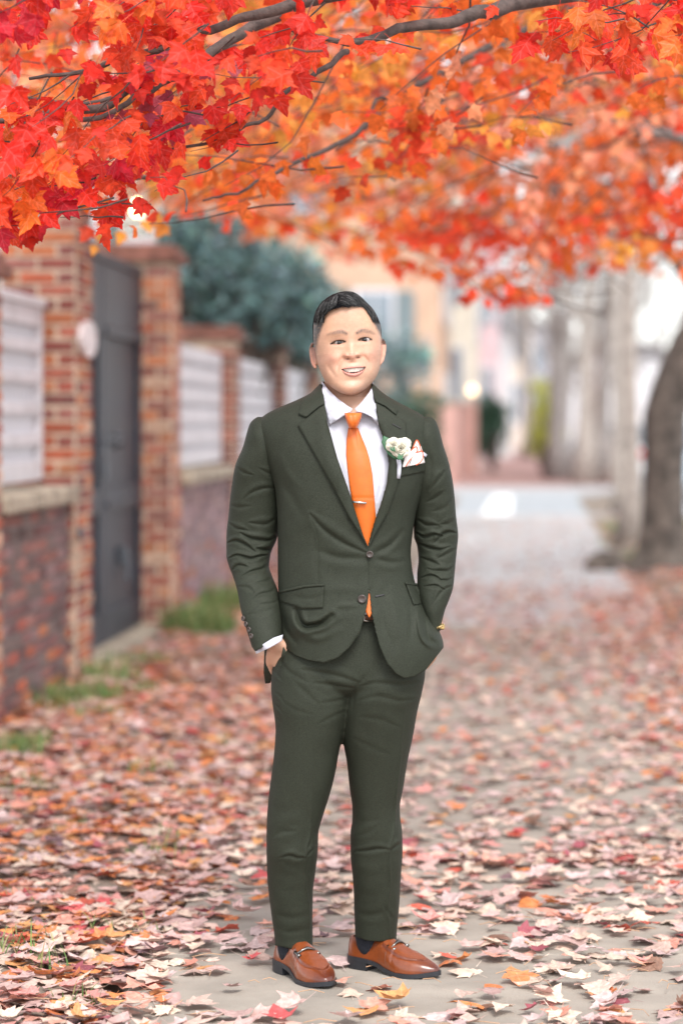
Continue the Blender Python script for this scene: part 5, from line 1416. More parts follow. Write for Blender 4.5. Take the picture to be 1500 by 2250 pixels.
blend(np.clip((np.abs(fx) - 44) / 20, 0, 1) * (fy > 12) + np.clip((fy - 84) / 12, 0, 1), (.40, .205, .13), .6)  # jaw sides and underside of the chin: shading painted into the skin
isear = (np.abs(px - 765) > 72) & (py > 744) & (py < 812)
blend(isear * 1.0, (.60, .27, .20), .6)
blend((lipu | lipl) & (fr > .1), (.50, .20, .17), .8)
blend(op * 1.0, (.10, .02, .02), 1)
# brows
def brow(pts, wd, k):
    dd, _, _, t = seg_near(smooth_line(pts), fx, fy); ww = np.interp(t, [0, .25, .7, 1], wd)
    n = .75 + .35 * vnoise(fx * 1.1, fy * .6, 61)
    return np.exp(-(dd / ww) ** 2.4) * k * n
blend(brow([(-9, -29.5), (-15, -33.5), (-22, -35), (-36, -33.5), (-49, -31)], [3.4, 5.0, 4.6, 3.0], 0.88 - .40 * np.clip((-fx - 26) / 22, 0, 1)), (.060, .042, .036))
blend(brow([(14, -29), (20, -32.5), (27, -34), (40, -31), (51, -25)], [3.4, 5.0, 4.6, 2.6], 0.92 - .35 * np.clip((fx - 30) / 20, 0, 1)), (.060, .042, .036))
# lashes: the rim of the lids
for s_, sg in ((sl1, -1), (sl2, 1)):
    u, top, bot = s_[1:]
    blend(np.exp(-((fy - top + .5) / 2.0) ** 2) * (np.abs(u) < 1.10), (.02, .014, .012), 1.1)
    blend(np.exp(-((fy - bot - .3) / 1.0) ** 2) * (np.abs(u) < .98), (.22, .11, .09), .55)
    blend(np.exp(-((fy - top + 5.5) / 1.1) ** 2) * (np.abs(u) < .9), (.45, .25, .19), .40)
blend(G(-9.8, 26.2, 4.2, 1.7) + G(12.3, 25, 4.2, 1.7), (.15, .04, .03), .85)  # nostril hollows, their shade painted dark
# moustache shadow and the faded hair on the sides
HAIR_FRONT = [(698, 808), (698, 762), (700.5, 750), (705, 733), (710, 717), (712.5, 700), (713, 692), (724, 680), (738, 675), (752, 677), (770, 674), (786, 671), (801, 673), (810, 690), (820, 711), (829, 730), (834.5, 741), (836, 758), (850, 758), (870, 600), (660, 600), (670, 808)]
side_hair = inside(HAIR_FRONT, px, py) | ((v[:, 1] > 6.20) & (py < 800) & ~isear)
dl = seg_near(HAIR_FRONT[:18], px, py)[0]
fade = np.clip(dl / 7 + .15, 0, 1) * np.interp(py, [690, 715, 745, 765, 800], [1.3, 1.25, 1.05, .8, .15])
blend(side_hair * fade * (.85 + .25 * vnoise(px / 2.2, py / 2.2, 77)), (.035, .028, .026), 1.0)
C = C * (1 + .05 * vnoise(px / 6, py / 6, 3)[:, None] + .05 * vnoise(px / 2, py / 2, 13)[:, None])
C = np.clip(C, .004, 1)
hf = np.empty(len(hi.polygons) * 4, np.int32); hi.polygons.foreach_get('vertices', hf)
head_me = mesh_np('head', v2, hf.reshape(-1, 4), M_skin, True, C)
low.materials.clear(); low.materials.append(M_skin)
a = low.color_attributes.new('tint', 'FLOAT_COLOR', 'POINT'); a.data.foreach_set('color', np.tile(np.array([.52, .30, .205, 1], np.float32), len(low.vertices)))
# join head and body into one closed skin
oh = bpy.data.objects.new('oh', head_me); ol = bpy.data.objects.new('ol', low); COL.objects.link(oh); COL.objects.link(ol)
mod = oh.modifiers.new('b', 'BOOLEAN'); mod.operation = 'UNION'; mod.object = ol; mod.solver = 'EXACT'
dg = bpy.context.evaluated_depsgraph_get(); dg.update()
bod = bpy.data.meshes.new_from_object(oh.evaluated_get(dg))
bpy.data.objects.remove(oh); bpy.data.objects.remove(ol)
bod.name = 'body'
from mathutils.kdtree import KDTree
kd = KDTree(len(v2))
for i_, p_ in enumerate(v2): kd.insert(p_, i_)
kd.balance()
bv_ = get_np(bod); Cb = np.tile(np.array([.52, .30, .205]), (len(bv_), 1)); bpx, bpy_ = to_px(bv_)
for i_ in np.where(bpy_ < 872)[0]:
    _, k_, d_ = kd.find(bv_[i_])
    if d_ < .004: Cb[i_] = C[k_]
for an in [a_.name for a_ in bod.color_attributes]: bod.color_attributes.remove(bod.color_attributes[an])
ca_ = bod.color_attributes.new('tint', 'FLOAT_COLOR', 'POINT'); ca_.data.foreach_set('color', np.concatenate([Cb, np.ones((len(Cb), 1))], 1).astype(np.float32).ravel())
while len(bod.materials) > 1: bod.materials.pop()
bod.polygons.foreach_set('material_index', [0] * len(bod.polygons)); bod.polygons.foreach_set('use_smooth', [True] * len(bod.polygons))
body = child('body', bod, man)

# ---- eyes
def fpos(x, y):
    """from the face frame back to the photo"""
    return cX + x * math.cos(ROLL) - y * math.sin(ROLL), cY + x * math.sin(ROLL) + y * math.cos(ROLL)
def surf_y(x, y):
    a, b = fpos(x, y); k = np.argsort((px - a) ** 2 + (py - b) ** 2 + np.where(nr[:, 1] < 0, 0, 1e6))[:6]
    return float(v[k, 1].mean())
for (ex, ey), gx in ((EL, 1.2), (ER, -.6)):
    a, b = fpos(ex + (3.0 if gx > 0 else 0), ey - .6); R = .0125
    Ys = surf_y(ex, ey) + .0047 + R
    c = Wn(a, b, Ys); th = np.linspace(0, np.pi, 33)[:, None]; ph = np.linspace(0, 2 * np.pi, 49)[:-1][None, :]
    dirv = np.stack([np.sin(th) * np.cos(ph), -np.cos(th) + 0 * ph, np.sin(th) * np.sin(ph)], -1)   # pole towards the camera
    P = c + dirv * R
    gaze = np.array([.05 * gx, -1, .0]); gaze /= np.linalg.norm(gaze)
    ca = np.arccos(np.clip(dirv @ gaze, -1, 1)) * R
    col = np.where((ca < .0022)[..., None], [.003, .003, .003], np.where((ca < .0068)[..., None], [.018, .010, .008], [.44, .375, .35]))
    M_eye = bpy.data.materials.get('eyeball')
    if M_eye is None:
        M_eye, _nt, _b = new_mat('eyeball'); _a = _nt.nodes.new('ShaderNodeVertexColor'); _a.layer_name = 'tint'; _nt.links.new(_a.outputs['Color'], _b.inputs['Base Color']); _b.inputs['Roughness'].default_value = .12; _b.inputs['Coat Weight'].default_value = .5
    child('eye', mesh_np('eye', P.reshape(-1, 3), grid_faces(33, 48)[:, ::-1], M_eye, True, col.reshape(-1, 3)), man)
# ---- teeth: ten upper teeth on an arc
M_teeth = mat('teeth_enamel', (.84, .79, .70), .25, .03, 60)
teeth = empty('teeth', W(*fpos(3, 50), 6.10)); teeth.parent = man; teeth.matrix_parent_inverse = pworld(man).inverted()
for i in range(12):
    x = -23.5 + (i + .5) * 49.5 / 12
    wv = 49.5 / 12
    yt = float(np.interp(x, mx, up_bot)) - 2.0; yb = float(np.interp(x, mx, lo_top)) - (1.0 if abs(x - 1.5) < 15 else .4)
    yb = min(yb, yt + 11.0)
    yy = surf_y(x, 50) - .0028 + .004 + .00003 * (x - 3) ** 2 * .35
    a0 = fpos(x - wv / 2 + .35, yt); a1 = fpos(x + wv / 2 - .35, yb)
    p0 = W(a0[0], a0[1], yy); p1 = W(a1[0], a1[1], yy)
    child('tooth', MB().box(p0.x, p1.x, yy, yy + .004, p1.z, p0.z, .0011).mesh('tooth', M_teeth, True), teeth)

# ---- hair: a shaped cap and strands combed over it
HT = Tube([(641, 756, 772, 6.215, .030, .06), (643, 746, 779, 6.215, .052, .075), (647, 734, 786, 6.213, .070, .090), (652, 724, 792, 6.212, .082, .10), (658, 715.5, 798.5, 6.21, .092, .108), (664, 708, 803, 6.21, .099, .112), (669, 703.5, 806.5, 6.209, .102, .115), (675, 699.5, 814, 6.208, .103, .116), (686, 693.5, 823.5, 6.206, .103, .117), (703, 688.5, 831.5, 6.206, .100, .118), (718, 686.5, 836, 6.206, .100, .118), (740, 687, 838, 6.207, .098, .114), (765, 689, 839, 6.208, .096, .108), (800, 697, 838, 6.21, .092, .096), (822, 706, 830, 6.21, .085, .088)], 2.25)
FACECUT = [(713, 693), (719, 685.5), (728, 681), (737, 678), (745, 676.5), (753, 673.5), (763, 675.5), (774, 672.5), (787, 673), (798, 673.5), (804, 680), (811, 691), (820, 710), (829, 729), (837, 744), (842, 900), (690, 900), (699.5, 768), (701, 750), (706, 733), (711, 717), (713, 700)]
_fc = []
for _i in range(14):
    _a, _b = np.array(FACECUT[_i]), np.array(FACECUT[_i + 1]); _n = max(2, int(np.hypot(*(_b - _a)) / 1.4))
    for _k in range(_n): _fc.append(tuple(_a + (_b - _a) * _k / _n + np.array([0, (1.6 if _k % 2 else -1.6) * random.uniform(.3, 1)])))
FACECUT_R = _fc + FACECUT[14:]
def h_disp(px, py):
    top = np.clip((700 - py) / 25, 0, 1)
    return top * (.0018 * vnoise((px * .5 - py) / 3.2, (px + py * .6) / 26, 91) + .0018 * vnoise((px - py) / 9, (px + py) / 20, 92))
SIDEL = [(660, 712)] + [(680 + .7 * k, 708 + (8 if k % 2 else -8) * (.5 + .5 * math.sin(k * 2.7))) for k in range(52)] + [(718, 900), (660, 900)]
SIDER = [(812, 706)] + [(813 + .7 * k, 706 + (8 if k % 2 else -8) * (.5 + .5 * math.sin(k * 3.1))) for k in range(48)] + [(860, 900), (812, 900)]
def side_cut():
    return [(600, 806), (900, 806), (900, 1000), (600, 1000)]
EARCUT = [(680, 757), (696, 757), (700, 790), (696, 830), (670, 830), (670, 757)]
EARCUTR = [(834, 748), (860, 748), (860, 830), (832, 830)]
hair = masked_tube(HT, 220, 420, h_disp, [FACECUT_R, SIDEL, SIDER], [side_cut(), EARCUT, EARCUTR], M_hair, 'hair', man, thick=0, snap=.8)
cap = HT.verts(150, 260)[0]
me_t = bpy.data.meshes.new('t')
def strands():
    g = np.random.default_rng(4); V = []; Q = []; CS = []; o = 0
    for i in range(4200):
        a = g.uniform(690, 822); b = g.uniform(640, 688); u = (a - 742) / 62
        ln = g.uniform(14, 40); n = 7
        if u < 0: ang = math.radians(g.uniform(100, 125) + 12 * u); bend = g.uniform(-.1, .5)
        else: ang = math.radians(g.uniform(-12, 16) + 26 * u + (b - 650) * .8); bend = g.uniform(.5, 1.3)
        lift0 = g.uniform(.0010, .0040)
        t = np.linspace(0, 1, n)
        aa = ang + bend * t; st_ = ln / (n - 1)
        pxs = a + np.concatenate([[0], np.cumsum(np.cos(aa[:-1]) * st_)]); pys = b + np.concatenate([[0], np.cumsum(np.sin(aa[:-1]) * st_)])
        x0, x1, yc, df, db = HT.at(CH - (np.array([pys]).ravel() - VY) / F * 6.2)
        lo_, hi_ = np.interp(pys, [640, 643, 652, 664, 675, 690], [758, 746, 724, 708, 700, 692]), np.interp(pys, [640, 643, 652, 664, 675, 690], [770, 779, 793, 804, 815, 827])
        if pys.min() < 639.5 or (pxs < lo_).any() or (pxs > hi_ + 1).any(): continue
        if inside(FACECUT, pxs[:-1], pys[:-1] - 2.5).any(): continue
        if inside(FACECUT, np.array([pxs[-1]]), np.array([pys[-1] - 3]))[0]: continue
        if inside(FACECUT, np.array([pxs[0]]), np.array([pys[0] + 1]))[0]: continue
        Y = HT.front_px(pxs, pys, 0, None) - lift0 - .0016 * np.sin(np.pi * t)
        P = Wn(pxs, pys, Y); w = g.uniform(.00025, .0006) * (1 - .7 * t)[:, None]
        d_ = np.gradient(P, axis=0); s_ = np.cross(d_, [0, -1, .3]); s_ /= np.linalg.norm(s_, axis=1)[:, None] + 1e-9
        V.append(np.stack([P - s_ * w, P + s_ * w], 1).reshape(-1, 3)); CS.append(np.full((2 * n, 3), g.choice([.004, .010, .03, .15], p=[.47, .28, .14, .11])))  # palest strands are painted highlights, standing in for sheen on black hair
        for k in range(n - 1): Q.append((o + 2 * k, o + 2 * k + 1, o + 2 * k + 3, o + 2 * k + 2))
        o += 2 * n
    M_st = mat('hair_strand', None, 0.45, 0.1, 60, spec=0.18, src='attr')
    ob = child('strands', mesh_np('strands', np.vstack(V), Q, M_st, True, np.vstack(CS)), hair); ob['kind'] = 'stuff'
strands()
# ---- watch
c = W(963, 1377, 6.19); mb = MB()
mb.tube([c + Vector((.010 * math.cos(t), .024 * math.sin(t), .004 * math.cos(t))) for t in np.linspace(0, 2 * math.pi, 14)], .0035, 6, cap=False)
mb.box(c.x + .002, c.x + .016, c.y - .012, c.y + .010, c.z - .007, c.z + .008, .003)
child('wrist_watch', mb.mesh('wrist_watch', M_gold, False), man)
# ================================================================== MAPLES AND THEIR LEAVES
# one leaf: three main lobes and two small ones, folded along the midrib; unit length, stalk at the origin, tip along +Y
HALF = [(0.0, 0.0), (.10, -.04), (.22, .02), (.34, .03), (.30, .13), (.40, .20), (.56, .44), (.42, .43), (.30, .44), (.27, .52), (.24, .66), (.14, .72), (.10, .86), (0.0, 1.02)]
def leaf_geo(curl, fold, seed, lod=0):
    g = np.random.default_rng(seed)
    H = np.array(HALF) if lod == 0 else np.array([HALF[i] for i in (0, 2, 3, 4, 6, 8, 10, 13)])
    mid = np.array([(0, t) for t in ([.12, .34, .58, .80] if lod == 0 else [.30, .62])])
    L = H * np.array([-1, 1]); R = H[1:-1]
    P = [*L[:]] + [*R[::-1]] + [*mid]
    nL = len(L); P = np.array(P)
    nB = len(L) + len(R)
    if g.random() < .9: P[:, 0] *= g.uniform(.88, 1.12); P[:, 0] += .06 * g.uniform(-1, 1) * P[:, 1] ** 2
    P[:nB] += g.normal(size=(nB, 2)) * .012
    tri = []
    mi = list(range(nB, nB + len(mid)))
    chain = [0] + mi + [nL - 1]
    def near_strip(side):
        idx = list(range(0, nL)) if side < 0 else [0] + list(range(nB - 1, nL - 1, -1)) + [nL - 1]
        i = j = 0; out = []
        while i < len(idx) - 1 or j < len(chain) - 1:
            adv = j >= len(chain) - 1 or (i < len(idx) - 1 and P[idx[i + 1], 1] * .98 <= P[chain[j + 1], 1])
            if adv: t = (idx[i], idx[i + 1], chain[j]); i += 1
            else: t = (idx[i], chain[j + 1], chain[j]); j += 1
            if len(set(t)) == 3: out.append(t if side < 0 else t[::-1])
        return out
    tri = near_strip(-1) + near_strip(1)
    x, y = P[:, 0], P[:, 1]
    z = fold * np.abs(x) + curl * (y - .5) ** 2 + .5 * curl * x * x + .045 * np.sin(7 * x + seed) * np.abs(x) * 2 + (g.normal(size=len(P)) * .016 if lod == 0 else 0)
    V = np.stack([x, y, z], -1)
    # stalk
    s0 = len(V); sl = -.55
    st = np.array([(-.010, 0, 0), (.010, 0, 0), (.008, sl, curl * .4 + .05), (-.008, sl, curl * .4 + .05)])
    V = np.vstack([V, st]); tri += [(s0, s0 + 1, s0 + 2), (s0, s0 + 2, s0 + 3)]
    edge = np.zeros(len(V)); edge[:nB] = 1.0; edge[s0:] = .2
    return V, np.array(tri), edge
LG = [leaf_geo(c, f, i) for i, (c, f) in enumerate([(.25, .15), (-.3, -.2), (.5, .3), (-.1, .25), (.35, -.25), (.1, .1), (-.5, .2), (.6, .4)])]
LG2 = [leaf_geo(c, f, i + 20, 1) for i, (c, f) in enumerate([(.3, .15), (-.3, -.2), (.5, .3), (-.1, .25)])]
def leaf_mat(name, src, trans, rough=.55, spec=.35):
    m, nt, b = new_mat(name); N = nt.nodes.new; Lk = nt.links.new
    if src == 'object':
        o = N('ShaderNodeObjectInfo').outputs['Color']
    else:
        a = N('ShaderNodeVertexColor'); a.layer_name = 'tint'; o = a.outputs['Color']
    a2 = N('ShaderNodeVertexColor'); a2.layer_name = 'edge'
    tc = N('ShaderNodeTexCoord'); n = N('ShaderNodeTexNoise'); n.inputs['Scale'].default_value = 60 if src == 'attr' else 6; n.inputs['Detail'].default_value = 4
    Lk(tc.outputs['Object'], n.inputs['Vector'])
    hs = N('ShaderNodeHueSaturation'); mr = N('ShaderNodeMapRange'); mr.inputs['From Min'].default_value = .3; mr.inputs['From Max'].default_value = .7; mr.inputs['To Min'].default_value = .72; mr.inputs['To Max'].default_value = 1.18
    Lk(n.outputs['Fac'], mr.inputs['Value']); Lk(mr.outputs[0], hs.inputs['Value'])
    if src == 'object':                     # pale veins along the midrib and into the side lobes
        def mth(op, a_, b_=None):
            q = N('ShaderNodeMath'); q.operation = op
            for i_, v_ in enumerate((a_, b_)):
                if v_ is None: continue
                if isinstance(v_, (int, float)): q.inputs[i_].default_value = v_
                else: Lk(v_, q.inputs[i_])
            return q.outputs[0]
        sp = N('ShaderNodeSeparateXYZ'); Lk(tc.outputs['Object'], sp.inputs[0])
        ax = mth('ABSOLUTE', sp.outputs['X']); y_ = mth('SUBTRACT', sp.outputs['Y'], .10)
        l1 = mth('ABSOLUTE', mth('SUBTRACT', mth('MULTIPLY', ax, .55), mth('MULTIPLY', y_, .83)))
        l2 = mth('ABSOLUTE', mth('SUBTRACT', mth('MULTIPLY', ax, .86), mth('MULTIPLY', mth('SUBTRACT', sp.outputs['Y'], .40), .50)))
        dm = mth('MINIMUM', mth('MINIMUM', ax, l1), l2)
        vm = N('ShaderNodeMapRange'); vm.inputs['From Min'].default_value = .008; vm.inputs['From Max'].default_value = .028; vm.inputs['To Min'].default_value = 1.0; vm.inputs['To Max'].default_value = 0.0; Lk(dm, vm.inputs['Value'])
        vx = N('ShaderNodeMix'); vx.data_type = 'RGBA'; h2 = N('ShaderNodeHueSaturation'); h2.inputs['Value'].default_value = 1.25; h2.inputs['Saturation'].default_value = .85; Lk(o, h2.inputs['Color'])
        Lk(mth('MULTIPLY', vm.outputs[0], .35), vx.inputs['Factor']); Lk(o, vx.inputs['A']); Lk(h2.outputs[0], vx.inputs['B']); o = vx.outputs['Result']
        # brown specks and dry rims
        n3 = N('ShaderNodeTexNoise'); n3.inputs['Scale'].default_value = 22; n3.inputs['Detail'].default_value = 3; Lk(tc.outputs['Object'], n3.inputs['Vector'])
        m3 = N('ShaderNodeMapRange'); m3.inputs['From Min'].default_value = .66; m3.inputs['From Max'].default_value = .74; m3.inputs['To Max'].default_value = .6; Lk(n3.outputs['Fac'], m3.inputs['Value'])
        x3 = N('ShaderNodeMix'); x3.data_type = 'RGBA'; x3.inputs['B'].default_value = (.12, .04, .025, 1); Lk(m3.outputs[0], x3.inputs['Factor']); Lk(o, x3.inputs['A']); o = x3.outputs['Result']
    Lk(o, hs.inputs['Color'])
    Lk(hs.outputs[0], b.inputs['Base Color']); b.inputs['Roughness'].default_value = rough; b.inputs['Specular IOR Level'].default_value = spec
    tr = N('ShaderNodeBsdfTranslucent'); ms = N('ShaderNodeMixShader'); ms.inputs[0].default_value = trans
    Lk(hs.outputs[0], tr.inputs['Color']); Lk(b.outputs[0], ms.inputs[1]); Lk(tr.outputs[0], ms.inputs[2]); Lk(ms.outputs[0], nt.nodes['Material Output'].inputs['Surface'])
    return m
M_lo = leaf_mat('maple_leaf_single', 'object', .5); M_la = leaf_mat('maple_leaf_mass', 'attr', .5)
M_fo = leaf_mat('fallen_leaf_single', 'object', .10, .6); M_fa = leaf_mat('fallen_leaf_mass', 'attr', .10, .6)

def leaves_mass(pos, axis, normal, size, col, geo, m, name, parent, edge_dark=0.25, seed=0, stalk=True):
    """one mesh of many leaves: axis = direction of the tip, normal = up side"""
    g = np.random.default_rng(seed); n = len(pos); k = g.integers(0, len(geo), n)
    Vs, Ts, Cs, off = [], [], [], 0
    for gi, (V, T, E) in enumerate(geo):
        s = np.where(k == gi)[0]
        if not len(s): continue
        Y = axis[s]; Z = normal[s]; X = np.cross(Y, Z); X /= np.linalg.norm(X, axis=1)[:, None] + 1e-9; Z = np.cross(X, Y)
        W_ = (V[None, :, 0, None] * X[:, None] + V[None, :, 1, None] * Y[:, None] + V[None, :, 2, None] * Z[:, None]) * size[s][:, None, None] + pos[s][:, None]
        Vs.append(W_.reshape(-1, 3)); Ts.append((T[None] + (np.arange(len(s)) * len(V))[:, None, None] + off).reshape(-1, 3)); off += len(s) * len(V)
        c = col[s][:, None, :] * (1 - edge_dark * E[None, :, None] * g.uniform(0, 1, (len(s), 1, 1)))
        Cs.append(c.reshape(-1, 3))
    me = mesh_np(name, np.vstack(Vs), np.vstack(Ts), m, False, np.vstack(Cs))
    if parent is not None: o = child(name, me, parent)
    else: o = link(name, me)
    o['kind'] = 'stuff'
    return o
LMESH = {}
def leaf_mesh(gi, m, name):
    if (gi, name) not in LMESH:
        V, T, E = LG[gi]; me = mesh_np(name, V, T, m, False); LMESH[(gi, name)] = me
    return LMESH[(gi, name)]
def leaf_object(name, pos, axis, normal, size, col, gi, m, parent):
    Y = Vector(axis).normalized(); X = Y.cross(Vector(normal)).normalized(); Z = X.cross(Y)
    M = Matrix((X, Y, Z)).transposed().to_4x4() @ Matrix.Scale(size, 4); M.translation = Vector(pos)
    o = link(name, leaf_mesh(gi, m, name), parent)
    if parent is not None: M = Matrix.Translation(-parent.location) @ M
    o.matrix_local = M; o.color = (*[float(c) for c in col], 1)
    return o

# ---- canopy. Twigs first, leaves in pairs along them.
def rnd_in(poly, n, g):
    P = np.asarray(poly, float); out = []
    while len(out) < n:
        x = g.uniform(P[:, 0].min(), P[:, 0].max(), 4 * n); y = g.uniform(P[:, 1].min(), P[:, 1].max(), 4 * n)
        m = inside(P, x, y); out += list(zip(x[m], y[m]))
    return np.array(out[:n])
def make_layer(poly, y0, y1, ntwig, per, g, palette, size, ymax=None, hang=.6, ln=(.25, .7), thin=.0022, gap=None):
    """returns twig polylines and leaves (pos, axis, normal, size, colour)"""
    tw, P, A, Nn, S, C = [], [], [], [], [], []
    pts = rnd_in(poly, ntwig, g)
    for (px, py) in pts:
        Y = g.uniform(y0, y1)
        if gap is not None and vnoise(np.array([px / 90.]), np.array([py / 55.]), 7)[0] < gap: continue
        end = W(px, py, Y); L = g.uniform(*ln)
        d = Vector((g.uniform(.35, 1.0), g.uniform(-.5, .5), g.uniform(.0, .55))).normalized()
        q = [end]; p = end
        for i in range(5):
            d = (d + Vector(g.normal(size=3) * .16)).normalized(); p = p + d * L / 5; q.append(p)
        q = q[::-1]; tw.append(q)
        base_c = palette(px, py, g)
        for j in range(per):
            t = g.uniform(.15, 1.05); k = min(4, int(t * 5)); pp = q[k].lerp(q[min(5, k + 1)], t * 5 - k)
            off = Vector(g.normal(size=3)) * .028
            out = Vector((g.normal() * .8, g.normal() * .8 - .25, -hang - abs(g.normal()) * .5)).normalized()
            s = size * g.uniform(.68, 1.22)
            pos = pp + off + out * s * .5
            if poly_low is not None:
                a, b = VX + pos.x / pos.y * F, VY - (pos.z + out.z * s * .6 - CH) / pos.y * F
                if b > np.interp(a, *poly_low): continue
            nv = Vector((g.normal() * .5, -1.0 if g.random() < .8 else 1.0, .15 + g.normal() * .45)).normalized()
            c = np.array(base_c) * g.uniform(.8, 1.2) * (1 + .12 * g.uniform(-1, 1, 3))
            P.append(pos); A.append(out); Nn.append(nv); S.append(s); C.append(c)
    return tw, np.array([tuple(p) for p in P]), np.array([tuple(a) for a in A]), np.array([tuple(a) for a in Nn]), np.array(S), np.clip(np.array(C), 0, .95)
RED, SCAR, ORG, AMB, CRIM, PLUM, SALM = (.74, .034, .019), (.82, .080, .025), (.88, .185, .032), (.88, .36, .065), (.66, .022, .040), (.42, .065, .10), (.90, .34, .19)
def pal_near(px, py, g):
    r = g.random()
    if px < 330 and r < .30 + (.25 if py < 180 or px < 120 else 0): return (CRIM if g.random() < .5 else (PLUM if g.random() < .22 else RED))
    if px > 1120 and r < .75: return SCAR if g.random() < .6 else RED
    return RED if r < (.66 if px < 420 else .45) else (SCAR if r < .92 else ORG)
def pal_mid(px, py, g):
    r = g.random(); return SCAR if r < .28 else (ORG if r < .78 else (AMB if r < .93 else SALM))
def pal_far(px, py, g):
    z = vnoise(np.array([px / 160.]), np.array([py / 90.]), 5)[0] + g.uniform(-.5, .5)
    return SCAR if z < -.45 else (ORG if z < .08 else (SALM if z < .58 else AMB))
g = np.random.default_rng(77)
near_low = ([-300, 0, 60, 130, 200, 235, 262, 300, 350, 380, 430, 500, 560, 620, 700, 760, 880, 960, 1040, 1110, 1135, 1190, 1290, 1340, 1420, 1500, 1900], [600, 560, 540, 470, 470, 570, 470, 470, 490, 440, 380, 330, 260, 225, 180, 150, 115, 90, 60, 60, 195, 205, 190, 165, 170, 125, 150])
mid_low = ([-300, 0, 150, 300, 380, 430, 520, 650, 800, 1000, 1100, 1300, 1500, 1900], [540, 540, 560, 545, 510, 480, 475, 455, 440, 340, 330, 260, 260, 260])
far_low = ([-300, 0, 200, 400, 480, 560, 640, 720, 800, 870, 900, 960, 1100, 1200, 1260, 1300, 1360, 1420, 1500, 1900], [470, 470, 490, 490, 500, 540, 520, 580, 610, 610, 665, 675, 678, 675, 610, 625, 615, 605, 665, 720])
def poly_from(low, top=-450, lift=30):
    xs, ys = low; return [(xs[0], top)] + [(x, y - lift) for x, y in zip(xs, ys)] + [(xs[-1], top)]

maple = tag(empty('maple_tree', (2.55, 8.3, -.02)), 'red maple whose near branches hang sharp and scarlet across the top of the photo', 'tree', 'maples in autumn colour')
poly_low = near_low
tw1, *near = make_layer([(-350, -500)] + [(x, y - 40) for x, y in zip(*near_low)] + [(1900, -500)], 5.45, 6.75, 74, 9, g, pal_near, .058, ln=(.12, .35))
# extra weight at the top left and top right as in the photograph
tw1b, *near2 = make_layer([(-60, -30), (-60, 520), (60, 500), (330, 440), (430, 330), (620, 170), (760, 110), (900, 40), (900, -30)], 5.6, 6.5, 50, 9, g, pal_near, .060, ln=(.12, .35))
tw1c, *near3 = make_layer([(1130, -30), (1150, 150), (1300, 130), (1500, 90), (1560, -30)], 5.9, 6.8, 16, 6, g, pal_near, .064, ln=(.12, .35))
poly_low = mid_low
tw2, *mid = make_layer(poly_from(mid_low, -250), 7.0, 10.5, 340, 9, g, pal_mid, .062, gap=-.62)
poly_low = far_low
tw3, *far = make_layer(poly_from(far_low, -220), 11.0, 16.5, 800, 10, g, pal_far, .075, ln=(.4, 1.1), gap=-.75)
tw4, *far2 = make_layer(poly_from(far_low, -150), 16.5, 25.0, 960, 10, g, pal_far, .082, ln=(.5, 1.4), gap=-.72)
near = [np.concatenate(a) for a in zip(near, near2, near3)]

# twigs and limbs
def twigs_mesh(tws, r0):
    mb = MB()
    for q in tws: mb.tube(q, [r0, r0 * .85, r0 * .7, r0 * .55, r0 * .42, r0 * .3], 4, cap=False)
    return mb.mesh('twigs', M_twig, True)
tw = child('twigs', twigs_mesh(tw1 + tw1b + tw1c, .0026), maple); tw['kind'] = 'stuff'
tw = child('twigs', twigs_mesh(tw2, .0034), maple); tw['kind'] = 'stuff'
def bough(parent, pts, rad, m=M_twig):
    """pts: (px, py, Y) through the photo, or a Vector"""
    q = [p if isinstance(p, Vector) else W(*p) for p in pts]
    P = smooth_line(np.array([tuple(p) for p in q]), 5); R = np.interp(np.linspace(0, 1, len(P)), np.linspace(0, 1, len(rad)), rad)
    P = P + np.stack([vnoise(np.arange(len(P)) * .6 + i * 9.1, np.full(len(P), i * 3.3), 8) for i in range(3)], -1) * .008
    child('branch', MB().tube(P, R, 9).mesh('branch', m, True), parent)
T0 = Vector((2.55, 8.3, 2.6))
child('trunk', MB().tube([(2.6, 8.3, -.1), (2.6, 8.3, .15), (2.57, 8.3, 1.0), (2.55, 8.3, 2.0), (2.5, 8.25, 2.9), (2.35, 8.2, 4.2)], [.26, .19, .165, .15, .13, .08], 16).mesh('trunk', M_bark, True), maple)
bough(maple, [T0, Vector((1.6, 7.5, 2.95)), (1500, -60, 6.9), (1120, 8, 6.5), (1055, 28, 6.4), (985, 48, 6.35), (890, 60, 6.3), (820, 84, 6.25), (760, 95, 6.2), (640, 60, 6.2)], [.07, .045, .030, .022, .019, .016, .014, .011, .008, .005])
bough(maple, [(1180, -120, 6.7), (900, -40, 6.4), (640, 10, 6.25), (520, 42, 6.2), (430, 72, 6.15), (340, 108, 6.1), (270, 128, 6.1), (170, 160, 6.1), (60, 172, 6.1)], [.030, .022, .016, .012, .0115, .010, .008, .006, .004])
bough(maple, [(700, -20, 6.6), (560, 60, 6.45), (470, 110, 6.35), (380, 166, 6.25), (300, 190, 6.2), (220, 236, 6.15), (130, 246, 6.1), (45, 262, 6.05), (-80, 270, 6.0)], [.020, .016, .014, .013, .012, .0115, .010, .009, .008])
bough(maple, [(380, 168, 6.25), (300, 214, 6.15), (240, 250, 6.1), (150, 262, 6.05), (80, 264, 6.05)], [.010, .008, .007, .006, .004])
bough(maple, [(760, 110, 6.5), (700, 160, 6.4), (625, 205, 6.4), (600, 240, 6.4), (545, 278, 6.4), (460, 312, 6.4), (370, 330, 6.4), (300, 350, 6.4)], [.009, .0075, .006, .006, .005, .0045, .004, .003])
bough(maple, [(85, 268, 6.05), (82, 300, 6.0), (70, 318, 5.98), (60, 300, 5.96), (62, 270, 5.96)], [.006, .006, .005, .004, .003])
